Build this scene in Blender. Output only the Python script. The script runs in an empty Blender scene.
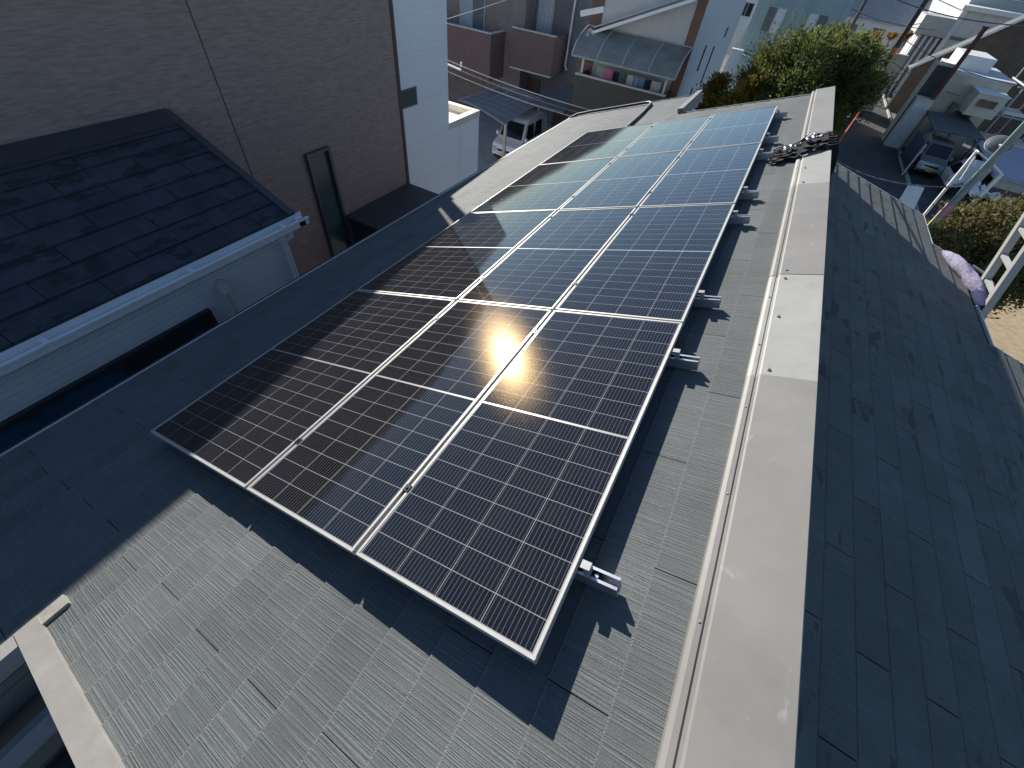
import bpy, math, random
import numpy as np
from mathutils import Vector, Matrix
random.seed(7)
rng = np.random.default_rng(7)
SC = bpy.context.scene
COL = SC.collection
rad = math.radians

# ------------------------------------------------------------------ camera
CAM = Vector((2.421, -0.218, 2.266))
RW = ((0.86678, 0.48976, 0.09407), (0.42795, -0.63299, -0.64509), (-0.25639, 0.59956, -0.75814))  # right, down, forward
FPX = 405.18
RT, DN, FW = (Vector(r).normalized() for r in RW)
cd = bpy.data.cameras.new('camera'); cam = bpy.data.objects.new('camera', cd); COL.objects.link(cam)
cd.sensor_width = 36.0; cd.lens = 36.0 * FPX / 1024; cd.clip_start = 0.05; cd.clip_end = 3000
m = Matrix((RT, -DN, -FW)).transposed().to_4x4(); m.translation = CAM
cam.matrix_world = m
SC.camera = cam

# ------------------------------------------------------------------ light
SUN = Vector((-0.684, 0.635, 0.359)).normalized()
w = bpy.data.worlds.new('World'); SC.world = w; w.use_nodes = True
nt = w.node_tree; nt.nodes.clear()
N_ = nt.nodes.new; L_ = nt.links.new
out = N_('ShaderNodeOutputWorld'); bg = N_('ShaderNodeBackground')
sky = N_('ShaderNodeTexSky'); sky.sky_type = 'NISHITA'; sky.sun_disc = False
sky.sun_elevation = math.asin(SUN.z); sky.sun_rotation = math.atan2(SUN.x, SUN.y)
sky.altitude = 50; sky.air_density = 1.0; sky.dust_density = 0.08; sky.ozone_density = 3.5
tc = N_('ShaderNodeTexCoord'); mp = N_('ShaderNodeMapping'); mp.inputs['Scale'].default_value = (1.6, 0.9, 4.0)
mp.inputs['Rotation'].default_value = (0.2, 0.3, 0.6)
ns = N_('ShaderNodeTexNoise'); ns.inputs['Scale'].default_value = 2.2; ns.inputs['Detail'].default_value = 6; ns.inputs['Distortion'].default_value = 0.6
rp = N_('ShaderNodeValToRGB'); rp.color_ramp.elements[0].position = 0.56; rp.color_ramp.elements[1].position = 0.80
rp.color_ramp.elements[1].color = (0.4, 0.4, 0.4, 1)
mx = N_('ShaderNodeMix'); mx.data_type = 'RGBA'; mx.inputs[7].default_value = (7.0, 7.2, 7.6, 1)
L_(tc.outputs['Generated'], mp.inputs[0]); L_(mp.outputs[0], ns.inputs['Vector']); L_(ns.outputs[0], rp.inputs[0])
L_(rp.outputs[0], mx.inputs[0]); L_(sky.outputs[0], mx.inputs[6]); L_(mx.outputs[2], bg.inputs[0])
bg.inputs[1].default_value = 0.078
L_(bg.outputs[0], out.inputs[0])
sl = bpy.data.lights.new('sun', 'SUN'); so = bpy.data.objects.new('sun', sl); COL.objects.link(so)
sl.energy = 5.0; sl.angle = rad(0.5); sl.color = (1.0, 0.94, 0.85)
so.rotation_euler = (-SUN).to_track_quat('-Z', 'Y').to_euler(); so.location = (-20, 20, 30)
vs = SC.view_settings; vs.view_transform = 'Standard'; vs.look = 'None'; vs.gamma = 1; vs.use_curve_mapping = False
vs.exposure = 0.76

# ------------------------------------------------------------------ geometry helpers
PIT = rad(20); PIT2 = rad(13.5)
U = Vector((math.cos(PIT), 0, math.sin(PIT))); V = Vector((0, 1, 0)); N = Vector((-math.sin(PIT), 0, math.cos(PIT)))
U2 = Vector((math.cos(PIT2), 0, -math.sin(PIT2))); N2 = Vector((math.sin(PIT2), 0, math.cos(PIT2))); O2 = Vector((3.129, 0, 0.35))
RH = -0.108      # roof surface below the panel tops
ZG = -6.4        # ground
def pl(u, v, h=RH): return U * u + V * v + N * h
def pr(u, v, h=0.0): return O2 + U2 * u + V * v + N2 * h
def ray(x, y): return (RT * ((x - 512) / FPX) + DN * ((y - 384) / FPX) + FW).normalized()
def at(x, y, X=None, Y=None, Z=None):       # where a sight line meets a wall or floor of known position
    r = ray(x, y)
    t = (X - CAM.x) / r.x if X is not None else (Y - CAM.y) / r.y if Y is not None else (Z - CAM.z) / r.z
    return CAM + r * t

class MB:
    def __init__(s): s.v = []; s.f = []; s.uv = []; s.rnd = []
    def face(s, pts, uv=None, rnd=0.0):
        b = len(s.v); s.v += [Vector(p) for p in pts]; s.f.append(tuple(range(b, b + len(pts))))
        s.uv.append(uv or [(0, 0)] * len(pts)); s.rnd.append(rnd); return s
    def hexa(s, p, rnd=0.0):    # p: 4 bottom ccw then 4 top
        for q in ((3, 2, 1, 0), (4, 5, 6, 7), (0, 1, 5, 4), (1, 2, 6, 5), (2, 3, 7, 6), (3, 0, 4, 7)):
            s.face([p[i] for i in q], rnd=rnd)
        return s
    def box(s, a, b, fr=None):  # opposite corners, fr maps local to world
        x0, x1 = sorted((a[0], b[0])); y0, y1 = sorted((a[1], b[1])); z0, z1 = sorted((a[2], b[2]))
        p = [(x0, y0, z0), (x1, y0, z0), (x1, y1, z0), (x0, y1, z0), (x0, y0, z1), (x1, y0, z1), (x1, y1, z1), (x0, y1, z1)]
        if fr: p = [fr(*q) for q in p]
        return s.hexa([Vector(q) for q in p])
    def bar(s, a, b, w, h, up=(0, 0, 1)):   # rectangular bar between two points
        a = Vector(a); b = Vector(b); d = (b - a).normalized(); x = d.cross(Vector(up))
        if x.length < 1e-4: x = d.cross(Vector((0, 1, 0)))
        x.normalize(); y = x.cross(d).normalized(); x *= w / 2; y *= h / 2
        return s.hexa([a - x - y, a + x - y, a + x + y, a - x + y, b - x - y, b + x - y, b + x + y, b - x + y])
    def tube(s, pts, r, n=8, cap=True):
        pts = [Vector(p) for p in pts]; rings = []; px = None
        rr = r if isinstance(r, (list, tuple)) else [r] * len(pts)
        for i, p in enumerate(pts):
            d = (pts[min(i + 1, len(pts) - 1)] - pts[max(i - 1, 0)]).normalized()
            if px is None:
                px = d.cross(Vector((0, 0, 1)))
                if px.length < 0.1: px = d.cross(Vector((0, 1, 0)))
            px = (px - d * px.dot(d)).normalized(); py = d.cross(px)
            b = len(s.v)
            s.v += [p + (px * math.cos(2 * math.pi * k / n) + py * math.sin(2 * math.pi * k / n)) * rr[i] for k in range(n)]
            rings.append(b)
        for a, b in zip(rings, rings[1:]):
            for k in range(n):
                k2 = (k + 1) % n
                s.f.append((a + k, a + k2, b + k2, b + k)); s.uv.append([(0, 0)] * 4); s.rnd.append(0)
        if cap:
            s.f.append(tuple(rings[0] + k for k in reversed(range(n)))); s.uv.append([(0, 0)] * n); s.rnd.append(0)
            s.f.append(tuple(rings[-1] + k for k in range(n))); s.uv.append([(0, 0)] * n); s.rnd.append(0)
        return s
    def prism(s, poly, d):      # polygon of points swept along vector d
        poly = [Vector(p) for p in poly]; d = Vector(d); n = len(poly)
        s.face(list(reversed(poly))); s.face([p + d for p in poly])
        for i in range(n):
            j = (i + 1) % n; s.face([poly[i], poly[j], poly[j] + d, poly[i] + d])
        return s
    def loft(s, secs):
        for a, b in zip(secs, secs[1:]):
            for i in range(len(a) - 1): s.face([a[i], a[i + 1], b[i + 1], b[i]])
        return s
    def build(s, name, mat, parent=None, smooth=False, fix=True, loc=None):
        me = bpy.data.meshes.new(name)
        off = loc if loc is not None else (parent_loc(parent) if parent else Vector())
        me.from_pydata([tuple(p - off) for p in s.v], [], s.f)
        ul = me.uv_layers.new(name='uv'); k = 0
        flat = [c for u in s.uv for p in u for c in p]
        ul.data.foreach_set('uv', flat)
        at_ = me.attributes.new('rnd', 'FLOAT', 'FACE'); at_.data.foreach_set('value', s.rnd)
        if fix:
            import bmesh
            bm = bmesh.new(); bm.from_mesh(me); bmesh.ops.remove_doubles(bm, verts=bm.verts, dist=1e-5)
            bmesh.ops.recalc_face_normals(bm, faces=bm.faces); bm.to_mesh(me); bm.free()
        me.materials.append(mat)
        if smooth:
            me.polygons.foreach_set('use_smooth', [True] * len(me.polygons))
            try: me.set_sharp_from_angle(angle=rad(40))
            except Exception: pass
        o = bpy.data.objects.new(name, me); COL.objects.link(o)
        if parent: o.parent = parent
        elif loc is not None: o.location = loc
        return o
def parent_loc(p):
    v = Vector()
    while p: v = v + p.location; p = p.parent
    return v
def tag(o, label, cat, group=None):
    o['label'] = label; o['category'] = cat
    if group: o['group'] = group
    return o
def thing(name, label, cat, loc, group=None):
    o = bpy.data.objects.new(name, None); COL.objects.link(o); o.location = loc; o.empty_display_size = 0.2
    return tag(o, label, cat, group)
def single(mb, name, mat, label, cat, group=None, smooth=False, fix=True):
    c = Vector((sum(p.x for p in mb.v) / len(mb.v), sum(p.y for p in mb.v) / len(mb.v), min(p.z for p in mb.v)))
    return tag(mb.build(name, mat, None, smooth, fix, loc=c), label, cat, group)
def struct(mb, name, mat, kind='structure'):
    o = mb.build(name, mat); o['kind'] = kind; return o
def copy_tree(o, parent=None):
    c = o.copy(); COL.objects.link(c); c.parent = parent
    for ch in list(o.children): copy_tree(ch, c)
    return c

# ------------------------------------------------------------------ materials
def nodes(name):
    m = bpy.data.materials.new(name); m.use_nodes = True; t = m.node_tree
    return m, t, t.nodes['Principled BSDF'], t.nodes.new, t.links.new
def mat(name, c, rough=0.6, metal=0.0, var=0.12, scale=3.0, bump=0.0, bscale=40.0, stretch=(1, 1, 1), trans=0.0, alpha=1.0, coat=0.0, c2=None, spec=0.5):
    m, t, p, n, l = nodes(name)
    tcn = n('ShaderNodeTexCoord'); mpn = n('ShaderNodeMapping'); mpn.inputs['Scale'].default_value = stretch
    no = n('ShaderNodeTexNoise'); no.inputs['Scale'].default_value = scale; no.inputs['Detail'].default_value = 6; no.inputs['Roughness'].default_value = 0.65
    mxn = n('ShaderNodeMix'); mxn.data_type = 'RGBA'
    a = tuple(x * (1 - var) for x in c); b = c2 if c2 else tuple(min(1, x * (1 + var)) for x in c)
    mxn.inputs[6].default_value = (*a, 1); mxn.inputs[7].default_value = (*b, 1)
    r = n('ShaderNodeMapRange'); r.inputs[1].default_value = 0.3; r.inputs[2].default_value = 0.7
    l(tcn.outputs['Object'], mpn.inputs[0]); l(mpn.outputs[0], no.inputs['Vector']); l(no.outputs[0], r.inputs[0]); l(r.outputs[0], mxn.inputs[0])
    l(mxn.outputs[2], p.inputs['Base Color'])
    p.inputs['Roughness'].default_value = rough; p.inputs['Metallic'].default_value = metal
    p.inputs['Transmission Weight'].default_value = trans; p.inputs['Alpha'].default_value = alpha; p.inputs['Coat Weight'].default_value = coat
    p.inputs['Specular IOR Level'].default_value = spec
    if bump:
        n2 = n('ShaderNodeTexNoise'); n2.inputs['Scale'].default_value = bscale; n2.inputs['Detail'].default_value = 4
        bn = n('ShaderNodeBump'); bn.inputs['Strength'].default_value = 0.6; bn.inputs['Distance'].default_value = bump
        l(mpn.outputs[0], n2.inputs['Vector']); l(n2.outputs[0], bn.inputs['Height']); l(bn.outputs[0], p.inputs['Normal'])
    return m
def scuffed(m, c, scale, thr, stretch, width=0.05, amt=0.5):
    t = m.node_tree; n = t.nodes.new; l = t.links.new; p = t.nodes['Principled BSDF']
    tcn = n('ShaderNodeTexCoord'); mpn = n('ShaderNodeMapping'); mpn.inputs['Scale'].default_value = stretch; l(tcn.outputs['Object'], mpn.inputs[0])
    no = n('ShaderNodeTexNoise'); no.inputs['Scale'].default_value = scale; no.inputs['Detail'].default_value = 8; no.inputs['Roughness'].default_value = 0.72; no.inputs['Distortion'].default_value = 1.2; l(mpn.outputs[0], no.inputs['Vector'])
    r = n('ShaderNodeMapRange'); r.inputs[1].default_value = thr; r.inputs[2].default_value = thr + width; r.inputs[4].default_value = amt; l(no.outputs[0], r.inputs[0])
    mx_ = n('ShaderNodeMix'); mx_.data_type = 'RGBA'; l(r.outputs[0], mx_.inputs[0]); l(p.inputs['Base Color'].links[0].from_socket, mx_.inputs[6]); mx_.inputs[7].default_value = (*c, 1); l(mx_.outputs[2], p.inputs['Base Color'])
    return m
def ribs(name, c, axis, freq, depth=0.004, rough=0.6, var=0.1, dark=0.6, duty=0.08, scale=2.0, stretch=(1, 1, 1), metal=0.0, alpha=1.0):
    """Siding, ribs or board joints: thin lines at a fixed pitch along one axis of the object."""
    m = mat(name, c, rough, metal, var, scale, stretch=stretch, alpha=alpha); t = m.node_tree; n = t.nodes.new; l = t.links.new; p = t.nodes['Principled BSDF']
    tcn = n('ShaderNodeTexCoord'); sx = n('ShaderNodeSeparateXYZ'); l(tcn.outputs['Object'], sx.inputs[0])
    mu = n('ShaderNodeMath'); mu.operation = 'MULTIPLY'; mu.inputs[1].default_value = freq; l(sx.outputs[axis], mu.inputs[0])
    fr = n('ShaderNodeMath'); fr.operation = 'FRACT'; l(mu.outputs[0], fr.inputs[0])
    gt = n('ShaderNodeMath'); gt.operation = 'GREATER_THAN'; gt.inputs[1].default_value = duty; l(fr.outputs[0], gt.inputs[0])
    old = p.inputs['Base Color'].links[0].from_socket
    mr = n('ShaderNodeMapRange'); mr.inputs[3].default_value = dark; mr.inputs[4].default_value = 1.0; l(gt.outputs[0], mr.inputs[0])
    vm = n('ShaderNodeVectorMath'); vm.operation = 'SCALE'; l(old, vm.inputs[0]); l(mr.outputs[0], vm.inputs['Scale']); l(vm.outputs[0], p.inputs['Base Color'])
    bn = n('ShaderNodeBump'); bn.inputs['Distance'].default_value = depth; bn.inputs['Strength'].default_value = 0.8
    l(gt.outputs[0], bn.inputs['Height']); l(bn.outputs[0], p.inputs['Normal'])
    return m
def slate(name, c, groove=62.0, bump=0.004, blotch=0.25, gcol=0.35, rough=0.74, wear=None):
    """Fibre cement slate: wavy grooves running down the slope, each slab shifted by its own number."""
    m, t, p, n, l = nodes(name)
    uv = n('ShaderNodeUVMap'); uv.uv_map = 'uv'; at_ = n('ShaderNodeAttribute'); at_.attribute_name = 'rnd'
    mu = n('ShaderNodeMath'); mu.operation = 'MULTIPLY'; mu.inputs[1].default_value = 61.7; l(at_.outputs['Fac'], mu.inputs[0])
    cx = n('ShaderNodeCombineXYZ'); l(mu.outputs[0], cx.inputs[0]); l(mu.outputs[0], cx.inputs[1]); l(mu.outputs[0], cx.inputs[2])
    ad = n('ShaderNodeVectorMath'); ad.operation = 'ADD'; l(uv.outputs[0], ad.inputs[0]); l(cx.outputs[0], ad.inputs[1])
    mp1 = n('ShaderNodeMapping'); mp1.inputs['Scale'].default_value = (2.4, groove, 1); l(ad.outputs[0], mp1.inputs[0])
    n1 = n('ShaderNodeTexNoise'); n1.inputs['Scale'].default_value = 1.0; n1.inputs['Detail'].default_value = 2.0; n1.inputs['Distortion'].default_value = 0.2; l(mp1.outputs[0], n1.inputs['Vector'])
    r1 = n('ShaderNodeMapRange'); r1.inputs[1].default_value = 0.42; r1.inputs[2].default_value = 0.68; r1.interpolation_type = 'SMOOTHSTEP'; l(n1.outputs[0], r1.inputs[0])
    n2 = n('ShaderNodeTexNoise'); n2.inputs['Scale'].default_value = 260; n2.inputs['Detail'].default_value = 3; l(ad.outputs[0], n2.inputs['Vector'])
    n3 = n('ShaderNodeTexNoise'); n3.inputs['Scale'].default_value = 2.3; n3.inputs['Detail'].default_value = 7; n3.inputs['Roughness'].default_value = 0.7; l(uv.outputs[0], n3.inputs['Vector'])
    # tone = slab * blotch * groove * grain
    def mrng(sock, a, b, lo=0.0, hi=1.0):
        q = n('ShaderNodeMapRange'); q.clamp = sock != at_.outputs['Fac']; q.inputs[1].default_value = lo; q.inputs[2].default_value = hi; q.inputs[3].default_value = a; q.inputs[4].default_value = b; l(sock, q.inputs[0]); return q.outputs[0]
    def mul(a, b):
        q = n('ShaderNodeMath'); q.operation = 'MULTIPLY'; l(a, q.inputs[0]); l(b, q.inputs[1]); return q.outputs[0]
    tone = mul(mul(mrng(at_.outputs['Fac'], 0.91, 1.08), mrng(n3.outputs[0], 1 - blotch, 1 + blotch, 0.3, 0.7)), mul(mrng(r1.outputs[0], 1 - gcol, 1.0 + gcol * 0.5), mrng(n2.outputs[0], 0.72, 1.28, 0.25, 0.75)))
    vm = n('ShaderNodeVectorMath'); vm.operation = 'SCALE'; vm.inputs[0].default_value = c; l(tone, vm.inputs['Scale'])
    col = vm.outputs[0]
    if wear:      # pale or dark worn patches of coating, with crisp edges
        n4 = n('ShaderNodeTexNoise'); n4.inputs['Scale'].default_value = wear[1]; n4.inputs['Detail'].default_value = 5; n4.inputs['Roughness'].default_value = 0.6
        mp4 = n('ShaderNodeMapping'); mp4.inputs['Scale'].default_value = wear[3]; l(ad.outputs[0], mp4.inputs[0]); l(mp4.outputs[0], n4.inputs['Vector'])
        f = mrng(n4.outputs[0], 0, 1, wear[2], wear[2] + 0.03)
        mxn = n('ShaderNodeMix'); mxn.data_type = 'RGBA'; l(f, mxn.inputs[0]); l(col, mxn.inputs[6]); mxn.inputs[7].default_value = (*wear[0], 1); col = mxn.outputs[2]
    l(col, p.inputs['Base Color'])
    bn = n('ShaderNodeBump'); bn.inputs['Distance'].default_value = bump; bn.inputs['Strength'].default_value = 0.9; l(r1.outputs[0], bn.inputs['Height'])
    b2 = n('ShaderNodeBump'); b2.inputs['Distance'].default_value = 0.0008; b2.inputs['Strength'].default_value = 0.7; l(n2.outputs[0], b2.inputs['Height']); l(bn.outputs[0], b2.inputs['Normal'])
    l(b2.outputs[0], p.inputs['Normal']); p.inputs['Roughness'].default_value = rough; p.inputs['Specular IOR Level'].default_value = 0.22
    return m

def cells_mat(nx):
    """Half-cut solar cells under glass: cell gaps, wires, a dusty glass surface with a sharp and a hazy reflection."""
    m, t, p, n, l = nodes('solar_cells_%s' % ('wide' if nx == 6 else 'narrow'))
    uv = n('ShaderNodeUVMap'); uv.uv_map = 'uv'; sx = n('ShaderNodeSeparateXYZ'); l(uv.outputs[0], sx.inputs[0])
    def M(op, a, b=None, c=None):
        q = n('ShaderNodeMath'); q.operation = op
        for i, s_ in enumerate((a, b, c)):
            if s_ is None: continue
            if isinstance(s_, (int, float)): q.inputs[i].default_value = s_
            else: l(s_, q.inputs[i])
        return q.outputs[0]
    def edge(s_, half):     # 1 near whole numbers
        f = M('FRACT', s_); d = M('MINIMUM', f, M('SUBTRACT', 1.0, f)); return M('LESS_THAN', d, half)
    gx = edge(sx.outputs[0], 0.0070); gy = edge(sx.outputs[1], 0.013)
    gap = M('MAXIMUM', gx, gy)
    bus = edge(M('ADD', M('MULTIPLY', sx.outputs[0], 11.0), 0.5), 0.045)
    fl = n('ShaderNodeVectorMath'); fl.operation = 'FLOOR'; l(uv.outputs[0], fl.inputs[0])
    wn = n('ShaderNodeTexWhiteNoise'); l(fl.outputs[0], wn.inputs['Vector'])
    cm = n('ShaderNodeMix'); cm.data_type = 'RGBA'; l(wn.outputs[0], cm.inputs[0]); cm.inputs[6].default_value = (0.0050, 0.0056, 0.0095, 1); cm.inputs[7].default_value = (0.0075, 0.0082, 0.0125, 1)
    c1 = n('ShaderNodeMix'); c1.data_type = 'RGBA'; l(bus, c1.inputs[0]); l(cm.outputs[2], c1.inputs[6]); c1.inputs[7].default_value = (0.12, 0.12, 0.12, 1)
    c2 = n('ShaderNodeMix'); c2.data_type = 'RGBA'; l(gap, c2.inputs[0]); l(c1.outputs[2], c2.inputs[6]); c2.inputs[7].default_value = (0.27, 0.27, 0.265, 1)
    # dust film
    tcn = n('ShaderNodeTexCoord'); dn = n('ShaderNodeTexNoise'); dn.inputs['Scale'].default_value = 5; dn.inputs['Detail'].default_value = 8; dn.inputs['Roughness'].default_value = 0.75; l(tcn.outputs['Object'], dn.inputs['Vector'])
    df = n('ShaderNodeMapRange'); df.inputs[1].default_value = 0.35; df.inputs[2].default_value = 0.75; df.inputs[3].default_value = 0.0; df.inputs[4].default_value = 0.008; l(dn.outputs[0], df.inputs[0])
    c3 = n('ShaderNodeMix'); c3.data_type = 'RGBA'; l(df.outputs[0], c3.inputs[0]); l(c2.outputs[2], c3.inputs[6]); c3.inputs[7].default_value = (0.5, 0.46, 0.4, 1)
    l(c3.outputs[2], p.inputs['Base Color'])
    p.inputs['Roughness'].default_value = 0.5; p.inputs['Specular IOR Level'].default_value = 0.0
    p.inputs['Coat Weight'].default_value = 1.0; p.inputs['Coat Roughness'].default_value = 0.035; p.inputs['Coat IOR'].default_value = 1.5
    sn = n('ShaderNodeTexNoise'); sn.inputs['Scale'].default_value = 330; sn.inputs['Detail'].default_value = 2; l(tcn.outputs['Object'], sn.inputs['Vector'])
    bn = n('ShaderNodeBump'); bn.inputs['Distance'].default_value = 0.0012; bn.inputs['Strength'].default_value = 0.16; l(sn.outputs[0], bn.inputs['Height']); 
    gl = n('ShaderNodeBsdfAnisotropic'); gl.distribution = 'BECKMANN'; gl.inputs['Color'].default_value = (0.0034, 0.0024, 0.00120, 1); gl.inputs['Roughness'].default_value = 0.18   # texture of the cell surface
    l(bn.outputs[0], gl.inputs['Normal']); ads = n('ShaderNodeAddShader'); l(p.outputs[0], ads.inputs[0]); l(gl.outputs[0], ads.inputs[1]); l(ads.outputs[0], t.nodes['Material Output'].inputs[0])
    b2 = n('ShaderNodeBump'); b2.inputs['Distance'].default_value = 0.0012; b2.inputs['Strength'].default_value = 0.02; l(sn.outputs[0], b2.inputs['Height']); l(b2.outputs[0], p.inputs['Coat Normal'])
    return m

ALU = mat('anodised_aluminium', (0.43, 0.425, 0.405), 0.5, 0.2, 0.05, 30)
STEEL = mat('galvanised_steel', (0.55, 0.57, 0.60), 0.33, 0.85, 0.12, 40)
BLACKM = mat('black_metal', (0.02, 0.02, 0.022), 0.4, 0.3)
BACKS = mat('white_backsheet_under_glass', (0.30, 0.30, 0.29), 0.3, 0, 0.05, 20, coat=1.0)
CELL6 = cells_mat(6); CELL4 = cells_mat(4)
SLATE = slate('grey_slate', (0.120, 0.131, 0.132), groove=190, bump=0.0015, gcol=0.13, blotch=0.14)
SLATE2 = slate('grey_slate_shady_side', (0.128, 0.139, 0.134), groove=190, bump=0.0017, blotch=0.20, gcol=0.12, wear=((0.075, 0.08, 0.078), 5.0, 0.60, (1.2, 0.4, 1)))
SLATE3 = slate('old_dark_slate', (0.058, 0.065, 0.080), groove=20, bump=0.001, gcol=0.08, blotch=0.3, wear=((0.034, 0.037, 0.042), 4.0, 0.56, (1.3, 0.45, 1)))
CAPM = mat('taupe_coated_steel', (0.195, 0.188, 0.176), 0.55, 0.0, 0.10, 2.2, 0.0012, 6, c2=(0.228, 0.22, 0.208), spec=0.35)
scuffed(scuffed(CAPM, (0.36, 0.355, 0.34), 3.0, 0.60, (2.2, 1.2, 1), 0.07, 0.38), (0.12, 0.11, 0.10), 5.0, 0.62, (1, .35, 1), 0.1, 0.35)
CAPL = scuffed(mat('pale_zinc_sheet', (0.30, 0.297, 0.278), 0.55, 0.0, 0.12, 4, 0.0015, 18, spec=0.35), (0.2, 0.195, 0.18), 6.0, 0.58, (1.5, .6, 1), 0.08, 0.4)
EDGEM = mat('pale_drip_edge', (0.62, 0.62, 0.62), 0.4, 0.1)
TRIM = mat('taupe_rake_trim', (0.275, 0.262, 0.242), 0.5, 0, 0.12, 7, 0.0005, 60)
WALLG = ribs('grey_siding', (0.22, 0.22, 0.225), 2, 5.5)
PLASTIC = mat('white_pvc', (0.80, 0.81, 0.82), 0.4, 0, 0.05)
GLASS = mat('dark_window_glass', (0.02, 0.03, 0.035), 0.06, 0, 0.3, 1.0, spec=0.8)
GLASSG = mat('frosted_green_glass', (0.06, 0.10, 0.10), 0.25, 0, 0.25, 1.0)
BROWN = mat('brown_textured_siding', (0.31, 0.228, 0.20), 0.75, 0, 0.24, 7.0, 0.005, 8.0, (0.7, 0.7, 5.2))
BROWNT = mat('brown_corner_trim', (0.085, 0.062, 0.055), 0.55)
WHITEW = ribs('white_board_siding', (0.80, 0.81, 0.82), 2, 1.1, 0.003, 0.6, 0.06, 0.90, 0.015, 8.0, (0.4, 0.4, 4))
WHITE = mat('white_paint', (0.74, 0.74, 0.73), 0.5, 0, 0.07)
WHITES = ribs('white_lap_siding', (0.76, 0.78, 0.80), 2, 14.0, 0.004, 0.55, 0.05, 0.86, 0.10)
CREAM = mat('cream_render', (0.62, 0.55, 0.43), 0.8, 0, 0.14, 1.5)
CONC = mat('concrete', (0.33, 0.32, 0.30), 0.85, 0, 0.2, 2.5, 0.004, 30)
ASPH = mat('asphalt', (0.052, 0.054, 0.056), 0.85, 0, 0.35, 1.2, 0.006, 60)
GROUND = mat('packed_ground', (0.17, 0.165, 0.155), 0.9, 0, 0.35, 0.35, 0.01, 12)
SAND = mat('sandy_concrete', (0.42, 0.33, 0.20), 0.85, 0, 0.22, 3.0, 0.004, 25)
DARKW = mat('dark_brown_wall', (0.040, 0.032, 0.030), 0.7, 0, 0.2)
PLUM = mat('plum_brown_balcony', (0.19, 0.125, 0.118), 0.65, 0, 0.1, 2)
GREYW = ribs('dark_grey_siding', (0.15, 0.15, 0.165), 2, 2.2, 0.003, 0.7, 0.1, 0.8, 0.04)
TAUPE = mat('taupe_render', (0.25, 0.205, 0.19), 0.75, 0, 0.15, 2)
POLY = ribs('smoky_polycarbonate', (0.19, 0.21, 0.225), 1, 1.6, 0.002, 0.22, 0.1, 2.2, 0.07, alpha=0.93)
POLYG = mat('weathered_polycarbonate', (0.22, 0.235, 0.22), 0.3, 0, 0.25, 1.2, alpha=0.9)
GREENW = ribs('pale_green_siding', (0.33, 0.42, 0.42), 0, 1.1, 0.004, 0.65, 0.10, 0.78, 0.04, 1.2, (1, 1, 0.3))
ROOFGR = mat('light_grey_metal_roof', (0.36, 0.38, 0.41), 0.45, 0.1, 0.1, 1.5)
ROOFBR = ribs('brown_corrugated_roof', (0.105, 0.08, 0.066), 0, 4.5, 0.02, 0.7, 0.25, 0.6, 0.3)
RUST = mat('rusty_steel', (0.14, 0.05, 0.038), 0.8, 0.2, 0.3, 8)
FENCEG = ribs('dark_grey_panel', (0.07, 0.078, 0.08), 1, 3.0, 0.003, 0.6)
BLUE = ribs('navy_panel', (0.02, 0.035, 0.09), 1, 5.0, 0.004, 0.5)
VANW = mat('white_car_paint', (0.70, 0.71, 0.72), 0.3, 0, 0.03, 3, coat=1.0)
CARS = mat('silver_car_paint', (0.42, 0.44, 0.46), 0.3, 0.4, 0.04, 3, coat=1.0)
CARGL = mat('car_glass', (0.012, 0.016, 0.02), 0.05, 0, 0.1)
RUBBER = mat('tyre_rubber', (0.02, 0.02, 0.02), 0.9)
YELLOW = mat('yellow_plate', (0.72, 0.48, 0.03), 0.5)
LAMP = mat('clear_lamp_lens', (0.5, 0.52, 0.55), 0.1, 0, 0.1)
REDL = mat('red_plastic', (0.45, 0.03, 0.02), 0.4)
REDR = mat('red_rope_fibre', (0.42, 0.03, 0.04), 0.8)
BLACKF = mat('black_webbing', (0.010, 0.010, 0.013), 0.95, 0, 0.3, 60)
NAVYF = mat('navy_fabric', (0.02, 0.025, 0.09), 0.9, 0, 0.3, 30)
LILAC = mat('lilac_patterned_quilt', (0.13, 0.12, 0.24), 0.9, 0, 0.1, 38, 0.003, 60, c2=(0.40, 0.37, 0.47))
WHITEF = mat('white_rope_fibre', (0.66, 0.64, 0.60), 0.85, 0, 0.15, 60)
CURT = ribs('pale_blue_curtain', (0.46, 0.54, 0.56), 0, 7.0, 0.02, 0.9, 0.1, 0.6, 0.35)
WIREM = mat('grey_cable', (0.16, 0.165, 0.17), 0.6)
WIREL = mat('pale_cable', (0.40, 0.41, 0.42), 0.5)
TEAL = mat('teal_cable_sheath', (0.12, 0.33, 0.33), 0.5)
PINK = mat('pink_plastic', (0.66, 0.28, 0.38), 0.6)
YELG = mat('yellow_guard', (0.62, 0.5, 0.2), 0.6)
POLEC = mat('utility_pole_concrete', (0.30, 0.30, 0.28), 0.8, 0, 0.15, 6, 0.003, 60)
BARK = mat('bark', (0.07, 0.05, 0.035), 0.9, 0, 0.3, 12, 0.02, 20)
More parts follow.
